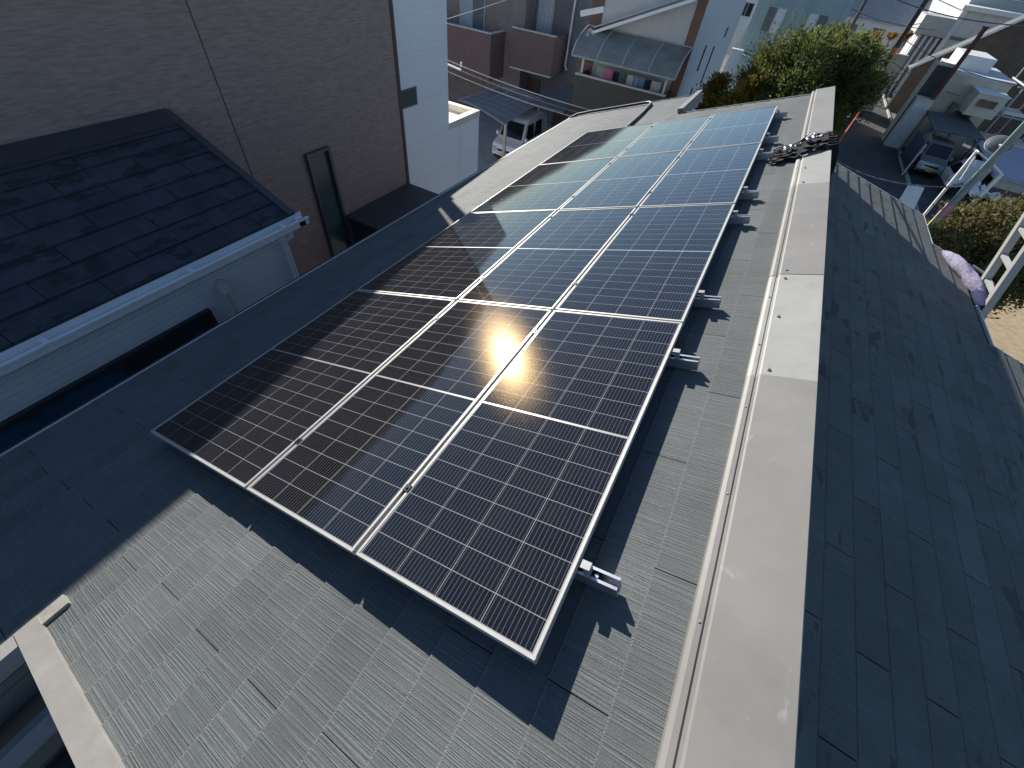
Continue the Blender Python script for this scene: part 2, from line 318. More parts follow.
def leaf(name, c, c2):
    m = mat(name, c, 0.6, 0, 0.2, 1.6, c2=c2); p = m.node_tree.nodes['Principled BSDF']; p.inputs['Specular IOR Level'].default_value = 0.25
    t = m.node_tree; a = t.nodes.new('ShaderNodeAttribute'); a.attribute_name = 'rnd'
    q = t.nodes.new('ShaderNodeMapRange'); q.inputs[3].default_value = 0.55; q.inputs[4].default_value = 1.5; t.links.new(a.outputs['Fac'], q.inputs[0])
    v = t.nodes.new('ShaderNodeVectorMath'); v.operation = 'SCALE'; t.links.new(p.inputs['Base Color'].links[0].from_socket, v.inputs[0]); t.links.new(q.outputs[0], v.inputs['Scale'])
    t.links.new(v.outputs[0], p.inputs['Base Color'])
    tr = t.nodes.new('ShaderNodeBsdfTranslucent'); t.links.new(v.outputs[0], tr.inputs[0]); ms = t.nodes.new('ShaderNodeMixShader'); ms.inputs[0].default_value = 0.45
    t.links.new(p.outputs[0], ms.inputs[1]); t.links.new(tr.outputs[0], ms.inputs[2]); t.links.new(ms.outputs[0], t.nodes['Material Output'].inputs[0])
    return m
LEAF = leaf('pine_foliage', (0.055, 0.080, 0.026), (0.155, 0.17, 0.048))
LEAFY = leaf('yellowing_foliage', (0.14, 0.115, 0.022), (0.26, 0.20, 0.035))
LEAFO = leaf('autumn_foliage', (0.22, 0.11, 0.03), (0.34, 0.18, 0.05))
LEAFD = leaf('dry_hedge_foliage', (0.08, 0.082, 0.03), (0.22, 0.19, 0.08))

# ------------------------------------------------------------------ ground and road
ENDG = 1500
struct(MB().face([(-ENDG, -ENDG, ZG), (ENDG, -ENDG, ZG), (ENDG, ENDG, ZG), (-ENDG, ENDG, ZG)]), 'ground', GROUND)
struct(MB().face([(7.4, -40, ZG + .004), (11.8, -40, ZG + .004), (11.8, 160, ZG + .004), (7.4, 160, ZG + .004)]), 'road', ASPH)
struct(MB().box((11.8, -40, ZG), (11.95, 160, ZG + .12)), 'kerb', CONC)
struct(MB().face([(11.95, 28, ZG + .008), (20, 28, ZG + .008), (20, 44, ZG + .008), (11.95, 44, ZG + .008)]), 'parking_pavement', ASPH)
struct(MB().face([(4.5, 12, ZG + .012), (24, 12, ZG + .012), (24, 24.5, ZG + .012), (4.5, 24.5, ZG + .012)]), 'sandy_pavement', SAND)
struct(MB().face([(-14, 16, ZG + .006), (-3, 16, ZG + .006), (-3, 27, ZG + .006), (-14, 27, ZG + .006)]), 'driveway', CONC)

# ------------------------------------------------------------------ our house
def tiles(mb, fr, u0, u1, rows_v, exp=0.182, width=0.91, th=0.006, down=-1, gap=0.0035, jit=0.0012, off=0.455, nose=0.028, worn=1.6):
    """Courses of slabs; fr(u,v,h) to world; down = sign of u pointing down the slope; rows_v(uc) gives v ranges."""
    n = int(math.ceil((u1 - u0) / exp - 1e-6))
    for k in range(n):
        if down < 0: a = u0 + k * exp; b = min(a + exp, u1)     # a is the low edge
        else: a = u1 - k * exp; b = max(a - exp, u0)
        for (va, vb) in rows_v((a + b) / 2):
            st = (k % 2) * off - 40 * width + (random.random() - .5) * 0.06
            i0 = int((va - st) // width)
            x = st + i0 * width
            while x < vb - 1e-6:
                p, q = max(x + gap / 2, va), min(x + width - gap / 2, vb)
                if q - p > 0.004:
                    r = random.random(); hl = th + random.uniform(-jit, jit); hh = 0.0006 + random.uniform(0, jit) * .3
                    seg = 1
                    A, B = (a, b)
                    A2 = A + (B - A) * nose; hn = hl + (hh - hl) * nose
                    pts = [fr(A, p, hl), fr(A, q, hl), fr(B, q, hh), fr(B, p, hh)]
                    uvs = [(A, p), (A, q), (B, q), (B, p)]
                    mid_ = [fr(A2, p, hn), fr(A2, q, hn)]; muv = [(A2, p), (A2, q)]
                    low = [fr(A, p, -.01), fr(A, q, -.01), fr(B, q, -.01), fr(B, p, -.01)]
                    order = (0, 3, 2, 1) if down < 0 else (0, 1, 2, 3)
                    T = [mid_[0], mid_[1], pts[2], pts[3]]; TU = [muv[0], muv[1], uvs[2], uvs[3]]
                    mb.face([T[i] for i in order], [TU[i] for i in order], r)
                    T = [pts[0], pts[1], mid_[1], mid_[0]]; TU = [uvs[0], uvs[1], muv[1], muv[0]]
                    mb.face([T[i] for i in order], [TU[i] for i in order], worn + r)      # worn, paler nosing; where negative, a darker line along each course
                    mb.face([pts[0], pts[1], low[1], low[0]], [uvs[0], uvs[1], uvs[1], uvs[0]], r)
                    mb.face([pts[1], pts[2], low[2], low[1]], [uvs[1], uvs[2], uvs[2], uvs[1]], r)
                    mb.face([pts[3], pts[0], low[0], low[3]], [uvs[3], uvs[0], uvs[0], uvs[3]], r)
                x += width
    return mb
house = thing('house', 'grey slate roofed house in the foreground carrying the solar panels', 'house', (1.0, 3.0, ZG))
EAVE = -1.30; RIDGE = 3.04; VN = -0.80; VF1 = 9.60; VF2 = 8.05; UST = 1.18; UNO = 0.70; VB = -4.0
tl = MB()
def rowsL(u):
    return [(VB if u < UNO else VN, VF1 if u < UST else VF2)]
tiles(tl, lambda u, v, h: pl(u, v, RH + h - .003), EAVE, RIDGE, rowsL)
roofL = tl.build('roof', SLATE, house, fix=False)
# deck below the slates
dk = MB()
for (a, b, c, d) in ((EAVE, UNO, VB, VF1), (UNO, UST, VN, VF1), (UST, RIDGE + .12, VN, VF2)):
    dk.hexa([pl(a, c, RH - .10), pl(b, c, RH - .10), pl(b, d, RH - .10), pl(a, d, RH - .10), pl(a, c, RH - .014), pl(b, c, RH - .014), pl(b, d, RH - .014), pl(a, d, RH - .014)])
dk.build('roof_deck', DARKW, house)
eb = MB(); eb.box((EAVE - .030, VB, RH - .05), (EAVE - .001, VF1, RH + .006), pl); eb.build('drip_edge', EDGEM, house)
gt = MB()
prof = [(-0.02, 0.0), (-0.02, -0.06), (-0.05, -0.09), (-0.10, -0.09), (-0.115, -0.02), (-0.108, -0.02), (-0.095, -0.082), (-0.052, -0.082), (-0.028, -0.055), (-0.028, 0.0)]
E0 = pl(EAVE, 0, RH - .03)
gt.prism([Vector((E0.x + a, VB, E0.z + b)) for a, b in prof], (0, VF1 - VB, 0)); gt.build('gutter', mat('dark_gutter', (0.06, 0.06, 0.065), 0.4), house)
# far verge trims
vt = MB(); vt.box((EAVE, VF1, RH - .1), (UST, VF1 + .02, RH + .012), pl); vt.build('verge_trim', TRIM, house); vt = MB(); vt.box((UST + .05, VF2, RH - .1), (RIDGE + .1, VF2 + .02, RH + .010), pl); vt.build('verge_trim', TRIM, house)
rt = MB(); rt.box((UST, VF2 + .02, RH - .09), (UST + .09, VF1 + .02, RH + .07), pl); rt.build('rake_flashing', mat('grey_flashing', (0.17, 0.17, 0.172), 0.45, 0.1, 0.1), house)
# ridge capping: pressed profile swept along the ridge, joined in lengths
def cap(v0, v1, m, dh=0.0, name='ridge_cap'):
    P = [(3.020, RH + .002), (3.026, RH + .030), (3.040, RH + .036), (3.056, RH + .036), (3.060, RH + .030), (3.066, RH + .030), (3.071, RH + .046), (3.078, RH + .050), (3.2885, RH + .056), (3.2915, RH + .052), (3.2915, RH - .05), (3.282, RH - .05), (3.282, RH + .0), (3.02, RH - .02)]
    mb = MB(); mb.prism([pl(a, v0, b + dh) for a, b in P], V * (v1 - v0)); return mb.build(name, m, house)
caps = [(-0.85, 1.478, CAPM, 0.0), (1.472, 2.46, CAPL, -0.0025), (2.454, 4.05, CAPM, 0.0), (4.045, 5.42, CAPL, -0.0025), (5.415, 8.09, CAPM, 0.0)]
cobj = [cap(*c) for c in caps]
for i, (u_, v_) in ((1, (3.105, 1.52)), (1, (3.105, 1.98)), (1, (3.105, 2.40)), (3, (3.11, 4.09)), (3, (3.105, 4.48)), (2, (3.105, 2.5))):
    s_ = MB(); s_.tube([pl(u_, v_, RH + .048), pl(u_, v_, RH + .054)], 0.009, 10); s_.tube([pl(u_, v_, RH + .054), pl(u_, v_, RH + .059)], 0.005, 6); s_.build('screw', STEEL, cobj[i])
for k_ in range(18):
    v_ = -.62 + k_ * .47; own = next(c_ for c_, a_ in zip(cobj, caps) if a_[0] <= v_ <= a_[1])
    MB().tube([pl(3.047, v_, RH + .034), pl(3.047, v_, RH + .0385)], .0045, 8).build('screw', STEEL, own)
# body and step wall under the ridge
XR = 3.129; ZRT = pl(3.28, 0, RH - .02).z
bd = MB(); ew = pl(EAVE, 0).x + 0.45
bd.prism([(ew, VN + .35, ZG), (5.0, VN + .35, ZG), (5.0, VN + .35, -.35), (XR - .02, VN + .35, 0.2), (XR - .02, VN + .35, ZRT - .16), (XR - .09, VN + .35, ZRT - .18), (ew, VN + .35, pl(EAVE, 0).z + .0)], (0, 8.0 - VN - .5, 0))
bd.build('wall', WALLG, house)
b2 = MB(); b2.prism([(ew, VB + .3, ZG), (0.45, VB + .3, ZG), (0.45, VB + .3, -.12), (ew, VB + .3, pl(EAVE, 0).z + .0)], (0, VN + .34 - VB - .3, 0)); b2.build('wall', WALLG, house)
b3 = MB(); b3.prism([(ew, 7.86, ZG), (0.9, 7.86, ZG), (0.9, 7.86, .02), (ew, 7.86, pl(EAVE, 0).z)], (0, 1.5, 0)); b3.build('wall', WALLG, house)
sw = MB(); sw.box((XR - .016, VN, 0.1), (XR, VF2 - .02, ZRT + .0)); sw.build('step_wall', WALLG, house)
# right hand slope, stepped in plan
RS = [(2.04, 7.02, 8.02), (2.46, 5.04, 7.02), (4.2, -4.0, 5.04)]   # eave distance, v range
tr_ = MB()
def rowsR(u):
    hi = 8.02 if u < 2.04 else 7.02 if u < 2.46 else 5.04
    return [(-4.0, hi)]
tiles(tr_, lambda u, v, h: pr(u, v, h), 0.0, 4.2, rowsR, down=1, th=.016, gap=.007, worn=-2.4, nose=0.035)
roofR = tr_.build('roof', SLATE2, house, fix=False)
d2 = MB()
for e, a, b in RS: d2.hexa([pr(0, a, -.11), pr(e, a, -.11), pr(e, b, -.11), pr(0, b, -.11), pr(0, a, -.011), pr(e, a, -.011), pr(e, b, -.011), pr(0, b, -.011)])
d2.build('roof_deck', DARKW, house)
ed = MB()
ed.box((0, 8.02, -.08), (2.05, 8.035, .012), pr); ed.box((2.04, 7.035, -.08), (2.055, 8.02, .012), pr); ed.box((2.04, 7.02, -.08), (2.475, 7.035, .012), pr)
ed.box((2.46, 5.055, -.08), (2.475, 7.02, .012), pr); ed.box((2.46, 5.04, -.08), (4.2, 5.055, .012), pr); ed.box((4.2, -4.0, -.08), (4.215, 5.055, .012), pr)
ed.build('drip_edge', EDGEM, house)
# roof notch at the near corner: rake trims, the lower lean-to roof and its pale gutter board
tm = MB(); tm.box((UNO - .03, VN - .075, RH - .06), (1.95, VN + .005, RH + .022), pl); tm.build('rake_trim', TRIM, house)
tm = MB(); tm.box((UNO - .035, VB, RH - .06), (UNO + .055, VN - .078, RH + .018), pl); tm.build('rake_trim', TRIM, house)
tm = MB(); tm.box((UNO - .035, VN - .072, RH - .05), (UNO + .045, VN + .10, RH + .018), pl); tm.build('flashing_tab', mat('bare_galvanised_tab', (0.36, 0.34, 0.30), 0.45, 0.2, 0.2, 15), house)
ln = MB(); ln.hexa([Vector(p) for p in ((0.5, -4, -1.25), (3.4, -4, -1.25), (3.4, -.46, -1.25), (.5, -.46, -1.25), (0.5, -4, -1.18), (3.4, -4, -1.18), (3.4, -.46, -1.10), (.5, -.46, -1.10))])
ln.build('lean_to_roof', ribs('dark_metal_lean_to', (0.05, 0.055, 0.058), 0, 6, 0.01, 0.5, 0.3), house)
bdm = MB(); bdm.box((0.62, -4, -.62), (0.66, -.9, -.46)); bdm.build('fascia_board', mat('pale_fascia', (0.40, 0.42, 0.46), 0.5, 0, 0.12, 6), house)

# ------------------------------------------------------------------ solar panels
ROLL = (0, -PIT, 0)
US = [0.0, 1.128, 1.913, 2.698]; ROWP = 1.7545; ML = 1.738
def make_panel(nx, width):
    root = thing('solar_panel', '', 'solar panel', (0, 0, 0))
    x0, x1, y0, y1 = 0, width, 0, ML; e = 0.011; d = 0.032
    f = MB()
    f.box((x0, y0, -d), (x1, y0 + e, 0)); f.box((x0, y1 - e, -d), (x1, y1, 0)); f.box((x0, y0 + e, -d), (x0 + e, y1 - e, 0)); f.box((x1 - e, y0 + e, -d), (x1, y1 - e, 0))
    fo = f.build('frame', ALU, root)
    bv = fo.modifiers.new('bevel', 'BEVEL'); bv.width = 0.0012; bv.segments = 1
    mg = 0.004; mid = 0.005; z = -0.0022
    cx0, cx1 = x0 + e + mg, x1 - e - mg; cy0, cy1 = y0 + e + mg, y1 - e - mg; cm = (cy0 + cy1) / 2
    c = MB()
    c.face([(cx0, cy0, z), (cx1, cy0, z), (cx1, cm - mid, z), (cx0, cm - mid, z)], [(0, 0), (nx, 0), (nx, 9), (0, 9)])
    c.face([(cx0, cm + mid, z), (cx1, cm + mid, z), (cx1, cy1, z), (cx0, cy1, z)], [(0, 20), (nx, 20), (nx, 29), (0, 29)])
    c.build('cell_sheet', CELL6 if nx == 6 else CELL4, root, fix=False)
    b = MB()
    for (a0, b0, a1, b1) in ((x0 + e, y0 + e, x1 - e, cy0), (x0 + e, cy1, x1 - e, y1 - e), (x0 + e, cy0, cx0, cy1), (cx1, cy0, x1 - e, cy1), (cx0, cm - mid, cx1, cm + mid)):
        b.face([(a0, b0, z), (a1, b0, z), (a1, b1, z), (a0, b1, z)])
    b.build('backsheet', BACKS, root, fix=False)
    u = MB(); u.face([(x0 + e, y0 + e, z - .005), (x0 + e, y1 - e, z - .005), (x1 - e, y1 - e, z - .005), (x1 - e, y0 + e, z - .005)]); u.build('rear_sheet', BLACKM, root, fix=False)
    root.rotation_euler = ROLL
    return root
p6 = make_panel(6, US[1] - .02); p4 = make_panel(4, US[2] - US[1] - .02)
ROWW = ['nearest', 'second', 'third', 'farthest']
EXTRA = {(0, 0): 'wide solar panel half in shade at the nearest left corner of the array',
         (0, 1): 'wide solar panel with a slanting shade edge, second from the near end at left',
         (0, 2): 'wide solar panel third in the left column, beside the sunlit eave',
         (0, 3): 'wide solar panel at the far left corner of the array next to the conduit',
         (1, 0): 'narrow solar panel at the near end of the middle column',
         (1, 1): 'narrow solar panel in the middle column carrying most of the sun glare',
         (1, 2): 'narrow solar panel third from the near end of the middle column',
         (1, 3): 'narrow solar panel at the far end of the middle column under the conduit end',
         (2, 0): 'narrow solar panel at the near right corner, closest to the camera',
         (2, 1): 'narrow solar panel in the right column just beyond the nearest one',
         (2, 2): 'narrow solar panel third from the near end of the right column',
         (2, 3): 'narrow solar panel at the far right corner, beside the black harness'}
used = {6: False, 4: False}
for c in range(3):
    for r in range(4):
        nx = 6 if c == 0 else 4; proto = p6 if nx == 6 else p4
        o = proto if not used[nx] else copy_tree(proto); used[nx] = True
        o.location = pl(US[c], r * ROWP, 0); o.rotation_euler = (rad(random.uniform(-.1, .1)), -PIT + rad(random.uniform(-.1, .1)), 0)
        o['label'] = EXTRA[(c, r)]; o['group'] = 'solar panels laid in three columns on the roof'
# mounting rails
def make_rail():
    r = thing('mounting_rail', '', 'rail', (0, 0, 0)); r.rotation_euler = ROLL
    c = MB(); hw = 0.0215; t = 0.0028; zb, zt = -.088, -.034; x0, x1 = -.06, 2.812
    c.box((x0, -hw, zb), (x1, hw, zb + t)); c.box((x0, -hw, zb + t), (x1, -hw + t, zt)); c.box((x0, hw - t, zb + t), (x1, hw, zt))
    c.box((x0, -hw + t, zt - t), (x1, -hw + t + .007, zt)); c.box((x0, hw - t - .007, zt - t), (x1, hw - t, zt)); c.build('channel', STEEL, r)
    for x in (2.60, 1.6, 0.7, 0.05):
        f = MB(); f.box((x - .03, -.035, -.104), (x + .03, .035, -.0885)); f.build('roof_bracket', BLACKM, r)
    e = MB(); e.box((2.700, -.014, -.033), (2.722, .014, .003)); e.box((2.690, -.014, .0005), (2.7, .014, .003)); e.build('end_clamp', mat('grey_clamp', (0.35, 0.35, 0.35), 0.4, 0.5), r)
    n = MB(); n.box((2.722, -.017, -.084), (2.752, .017, -.050)); n.build('sliding_nut', BLACKM, r)
    b = MB(); b.tube([(2.738, 0, -.05), (2.738, 0, -.043)], .0075, 6); b.build('bolt', STEEL, r)
    for x in (US[1] - .007, US[2] - .007):
        k = MB(); k.box((x - .014, -.016, .001), (x + .014, .016, .004)); k.box((x - .005, -.016, -.03), (x + .005, .016, .001)); k.tube([(x, 0, .004), (x, 0, .009)], .006, 6); k.build('mid_clamp', BLACKM, r)
    return r
rail0 = make_rail()
RN = ['rail end sticking out nearest the camera, with a clear bolt and clamp', 'second rail end from the near end, below the first panel joint', 'rail end just past the first panel joint on the right side',
      'fourth rail end from the near end, short of the second panel joint', 'rail end just past the second panel joint', 'rail end just short of the black harness', 'rail end partly behind the black harness pile', 'farthest rail end beyond the black harness']
for i, v in enumerate([.31, 1.49, 2.08, 3.32, 3.86, 4.98, 5.60, 6.76]):
    o = rail0 if i == 0 else copy_tree(rail0)
    o.location = pl(0, v, 0); o.rotation_euler = ROLL; o['label'] = 'galvanised ' + RN[i]; o['group'] = 'mounting rails under the panels'
# wiring conduit on the far part of the roof
cp = [pl(.55, 7.3, RH + .03), pl(.50, 8.4, RH + .03), pl(.42, 9.25, RH + .035), pl(.36, 9.38, RH + .04), pl(.26, 9.42, RH + .04), pl(-.3, 9.44, RH + .035), pl(-.9, 9.46, RH + .035), pl(-1.2, 9.42, RH + .03), pl(-1.33, 9.30, RH + .0), pl(-1.38, 9.2, RH - .12)]
single(MB().tube(cp, .024, 10), 'conduit', mat('dark_flexible_conduit', (0.05, 0.047, 0.05), 0.55), 'dark wiring conduit bent along the far edge of the roof', 'conduit', smooth=True)

# ------------------------------------------------------------------ brown neighbour house with its white wing
XB = -4.8
bh = thing('brown_house', 'tall brown sided house with a white wing, left of the solar roof', 'house', (-8, 3, ZG))
MB().prism([(XB, -10, ZG), (XB, 8.04, ZG), (XB, 8.04, 1.70), (XB, 7.72, 1.70), (XB, 7.70, 2.52), (XB, 5.0, 2.98), (XB, -10, 2.98)], (-7, 0, 0)).build('brown_wall', BROWN, bh)
MB().box((XB - .16, 7.90, 1.701), (XB - .001, 8.03, 2.75)).build('roof_post', BROWNT, bh)
MB().box((XB - .10, 7.97, ZG), (XB + .02, 8.06, 1.69)).build('corner_trim', BROWNT, bh)
MB().box((XB, 4.045, -2.6), (XB + .005, 4.062, 2.9)).build('siding_joint', BROWNT, bh)
wd = MB().box((XB - .01, 5.18, -3.6), (XB + .08, 5.24, -1.10)).box((XB - .01, 5.70, -3.6), (XB + .08, 5.76, -1.10)).box((XB - .01, 5.24, -1.15), (XB + .08, 5.70, -1.10)).box((XB - .01, 5.24, -3.6), (XB + .08, 5.70, -3.55)).build('window', mat('dark_bronze_frame', (0.10, 0.10, 0.105), 0.4, 0.4), bh)
MB().box((XB - .01, 5.24, -3.55), (XB + .006, 5.70, -1.151)).build('pane', GLASSG, wd)
XW = -4.98; YW1 = at(449, 125, X=XW).y; YW2 = at(479, 115, X=XW).y
MB().prism([(XW, 8.041, ZG), (XW, YW1, ZG), (XW, YW1, 1.42), (XW, 8.041, 1.68)], (-5, 0, 0)).build('white_wall', WHITEW, bh)
a = at(402, 92, X=XW); b = at(417, 104, X=XW)
MB().box((XW - .01, 8.08, b.z), (XW + .02, b.y, b.z + .36)).build('window', mat('grey_sash', (0.14, 0.14, 0.15), 0.4, 0.4), bh)
MB().box((XW + .02, 8.12, b.z + .04), (XW + .024, b.y - .05, b.z + .32)).build('pane', GLASSG, bh.children[-1])
MB().box((XW - 3.0, YW1 + .001, ZG), (XW, YW2, -1.86)).build('porch_wall', WHITEW, bh)
pp = MB(); zt = -1.86
pp.box((XW - .18, YW1 + .002, zt), (XW + .015, YW2 + .02, zt + .16)); pp.box((XW - 3.0, YW2 - .16, zt), (XW - .181, YW2 + .02, zt + .16)); pp.build('parapet', mat('cream_parapet', (0.62, 0.58, 0.50), 0.6, 0, 0.08), bh)
MB().face([(XW - 3.0, YW1 + .002, zt + .02), (XW - .181, YW1 + .002, zt + .02), (XW - .181, YW2 - .16, zt + .02), (XW - 3.0, YW2 - .16, zt + .02)]).build('porch_roof', CREAM, bh)
MB().box((XW - .02, 10.62, ZG), (XW + .003, 10.635, zt - .01)).build('siding_joint', mat('joint_grey', (0.5, 0.5, 0.51), 0.6), bh)
single(MB().box((XB + .03, 5.9, -3.4), (-3.2, 7.9, -2.62)).box((XB + .03, 5.8, -2.62), (-3.1, 8.0, -2.55)), 'shed', mat('dark_shed', (0.05, 0.05, 0.055), 0.6, 0, 0.2), 'low dark shed against the foot of the brown wall behind the eave', 'shed')

# ------------------------------------------------------------------ lean-to house with old dark slates
sh = thing('neighbour_house', 'white house with old dark slate lean-to roof and white gutter on the left', 'house', (-3.7, 0, ZG))
A = Vector((XB + .12, 0, -.03)); B = Vector((-2.72, 0, -.80)); us = (B - A).normalized(); nsn = Vector((-us.z, 0, us.x)); LEN = (B - A).length
fr3 = lambda u, v, h: Vector((A.x, v, A.z)) + us * u + nsn * h
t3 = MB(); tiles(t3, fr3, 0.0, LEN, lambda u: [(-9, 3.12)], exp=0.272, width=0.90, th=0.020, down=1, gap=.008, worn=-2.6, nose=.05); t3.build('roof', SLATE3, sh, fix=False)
MB().box((0, -9, -.12), (LEN - .02, 3.12, -.012), fr3).build('roof_deck', DARKW, sh)
MB().box((-.10, -9, -.02), (.20, 3.2, .035), fr3).box((.20, -9, -.0), (.26, 3.2, .026), fr3).build('ridge_flashing', mat('dark_flashing', (0.05, 0.055, 0.065), 0.45, 0.2), sh)
MB().box((-.08, 3.12, -.10), (LEN, 3.22, .036), fr3).build('rake_trim', mat('dark_rake', (0.062, 0.064, 0.072), 0.45, 0.1), sh)
g = MB(); pf = [(-.02, .02), (-.02, -.10), (.03, -.13), (.10, -.13), (.13, -.10), (.13, -.02), (.155, -.02), (.155, 0.0), (.115, 0.0), (.115, -.09), (.0, -.10), (.0, .02)]
gz = -.83; g.prism([Vector((B.x + a, -9, gz + b)) for a, b in pf], (0, 12.32, 0)); gut = g.build('gutter', PLASTIC, sh)
for y in (-1.4, 0.15, 1.6, 2.9): MB().box((B.x + .02, y, gz - .002), (B.x + .16, y + .05, gz + .012)).build('hanger', PLASTIC, gut)
MB().box((B.x + .03, 3.16, gz - .10), (B.x + .13, 3.26, gz + .0)).build('gutter_end', PLASTIC, gut)
XN = -2.86
MB().box((XB + .1, -9, ZG), (XN, 3.05, -.87)).build('wall', WHITES, sh)
MB().box((XN - .2, -9, -.93), (XN + .09, 3.1, -.869)).build('soffit', PLASTIC, sh)
dsp = MB(); dsp.tube([(B.x + .06, 3.02, gz - .12), (B.x + .05, 3.02, gz - .2), (XN + .05, 2.98, gz - .34), (XN + .05, 2.98, -5)], .035, 10); dsp.build('downspout', PLASTIC, sh, smooth=True)
pv = at(219, 284, X=XN); vh = MB()
vh.tube([(XN - .01, pv.y, pv.z), (XN + .05, pv.y, pv.z + .02), (XN + .09, pv.y, pv.z - .02), (XN + .10, pv.y, pv.z - .09)], .07, 14); vh.tube([(XN + .06, pv.y, pv.z - .02), (XN + .05, pv.y + .01, -3.2)], .03, 10); vh.build('vent_hood', mat('off_white_vent', (0.5, 0.5, 0.47), 0.5), sh, smooth=True)
p, q = at(2, 424, X=XN), at(206, 306, X=XN); top = (p.z + q.z) / 2; ym = at(120, 362, X=XN).y; ya = p.y - .9
fw = MB(); fw.box((XN - .02, ya, top - .05), (XN + .07, q.y, top)); fw.box((XN - .02, ya, top - 1.2), (XN + .06, q.y, top - 1.15))
for y in (ya, ym - .03, q.y - .05): fw.box((XN - .02, y, top - 1.149), (XN + .06, y + .05, top - .051))
wo = fw.build('window', mat('dark_window_frame', (0.03, 0.033, 0.04), 0.4), sh)
MB().box((XN - .01, ya + .05, top - 1.149), (XN + .012, ym - .031, top - .051)).build('pane', mat('blue_screened_pane', (0.03, 0.085, 0.15), 0.35, 0, 0.35, 1.5), wo)
MB().box((XN - .01, ym + .021, top - 1.149), (XN + .008, q.y - .051, top - .051)).build('pane', GLASS, wo)

# ------------------------------------------------------------------ vehicles
def make_van(name, label, x0, x1, y0, length, height, paint, kind, group=None):
    """Box-shaped van facing -Y; side outline lofted over the width with tumblehome."""
    W = x1 - x0; xc = (x0 + x1) / 2; hw = W / 2
    r = thing(name, label, kind, (xc, y0 + length / 2, ZG), group)
    P = lambda x, y, z: Vector((xc + x, y0 + y, ZG + z))
    H = height
    # stations along the length: (y, sill z, hood/beltline z, top z, half width low, half width top)
    bel = H * .52
    body = MB()
    outline = [(0.06, .28), (0.0, .42), (0.02, .62), (0.10, bel - .10), (0.42, bel + .02), (0.62, bel + .10), (1.02, H - .12), (1.25, H - .03), (1.9, H), (length - .5, H - .01), (length - .12, H - .10), (length - .02, bel), (length, .45), (length - .06, .28)]
    def hwz(z): return hw * (1.0 if z < bel else 1.0 - .16 * (z - bel) / (H - bel))
    L = [P(-hwz(z) + (.03 if i in (0, 1) else 0), y, z) for i, (y, z) in enumerate(outline)]; R_ = [P(hwz(z) - (.03 if i in (0, 1) else 0), y, z) for i, (y, z) in enumerate(outline)]
    n = len(outline)
    Ci = [P(-hwz(z) * .6, y - (.05 if y < 0.7 else 0), z + (.02 if z > H - .2 else 0)) for y, z in outline]; Cj = [P(hwz(z) * .6, y - (.05 if y < 0.7 else 0), z + (.02 if z > H - .2 else 0)) for y, z in outline]
    body.loft([L, Ci, Cj, R_])
    body.face(list(reversed(L))); body.face(R_); body.face([L[0], R_[0], R_[-1], L[-1]])
    bo = body.build('body', paint, r, smooth=True)
    d = .012
    ws = MB(); zt, zb = H - .16, bel + .13
    ws.hexa([P(-hw * .84, .66 - .06, zb), P(hw * .84, .66 - .06, zb), P(hw * .76, .98 - .06, zt), P(-hw * .76, .98 - .06, zt), P(-hw * .84, .67 - .10, zb + .01), P(hw * .84, .67 - .10, zb + .01), P(hw * .76, .97 - .08, zt + .02), P(-hw * .76, .97 - .08, zt + .02)]); ws.build('windscreen', CARGL, r)
    for sgn in (-1, 1):
        for (ya, yb) in ((.95, 1.75), (1.82, length - .75)):
            s_ = MB(); xb, xt = hwz(bel + .06) + d * .2, hwz(H - .2) + d * .2
            q = [P(sgn * xb, ya - .12 * (ya < 1), bel + .06), P(sgn * xb, yb, bel + .06), P(sgn * xt, yb, H - .22), P(sgn * xt, ya + .18, H - .22)]
            s_.hexa([v for v in q] + [v + Vector((sgn * d, 0, 0)) for v in q]); s_.build('side_window', CARGL, r)
        hl = MB(); hl.box((xc + sgn * hw * .58, y0 - .055, ZG + .56), (xc + sgn * hw * .93, y0 + .06, ZG + .74)); ho = hl.build('headlight', LAMP, r); bvm = ho.modifiers.new('bevel', 'BEVEL'); bvm.width = .03; bvm.segments = 3
        mi = MB(); mi.box((xc + sgn * (hw + .02), y0 + .62, ZG + bel + .08), (xc + sgn * (hw + .17), y0 + .72, ZG + bel + .27)); mo = mi.build('mirror', paint, r); bvm = mo.modifiers.new('bevel', 'BEVEL'); bvm.width = .03; bvm.segments = 2
        for yw in (.62, length - .6):
            wb = MB(); wb.tube([P(sgn * (hw - .17), yw, .28), P(sgn * (hw + .006), yw, .28)], .28, 20); to = wb.build('wheel', RUBBER, r)
            MB().tube([P(sgn * (hw + .004), yw, .28), P(sgn * (hw + .014), yw, .28)], .17, 16).build('rim', STEEL, to)
    gr = MB(); gr.box((xc - hw * .5, y0 - .062, ZG + .60), (xc + hw * .5, y0 - .03, ZG + .69)); gr.build('grille', BLACKM, r)
    lo = MB(); lo.box((xc - hw * .82, y0 - .058, ZG + .30), (xc + hw * .82, y0 - .02, ZG + .40)); lo.build('lower_grille', BLACKM, r)
    bp = MB(); bp.box((xc - hw * .92, y0 - .075, ZG + .40), (xc + hw * .92, y0 + .03, ZG + .52)); bo2 = bp.build('bumper', paint, r); bvm = bo2.modifiers.new('bevel', 'BEVEL'); bvm.width = .03; bvm.segments = 2
    npz = MB(); npz.box((xc - .165, y0 - .09, ZG + .38), (xc + .165, y0 - .078, ZG + .545)); npz.build('number_plate', YELLOW, r)
    return r
make_van('van', 'white small van with a yellow plate parked under the curved carport', -9.02, -7.55, 19.45, 3.39, 1.90, VANW, 'van')
make_van('van', 'silver small van with a yellow plate nose out under the dark lean-to roof', 12.15, 13.62, 36.6, 3.39, 1.78, CARS, 'van')

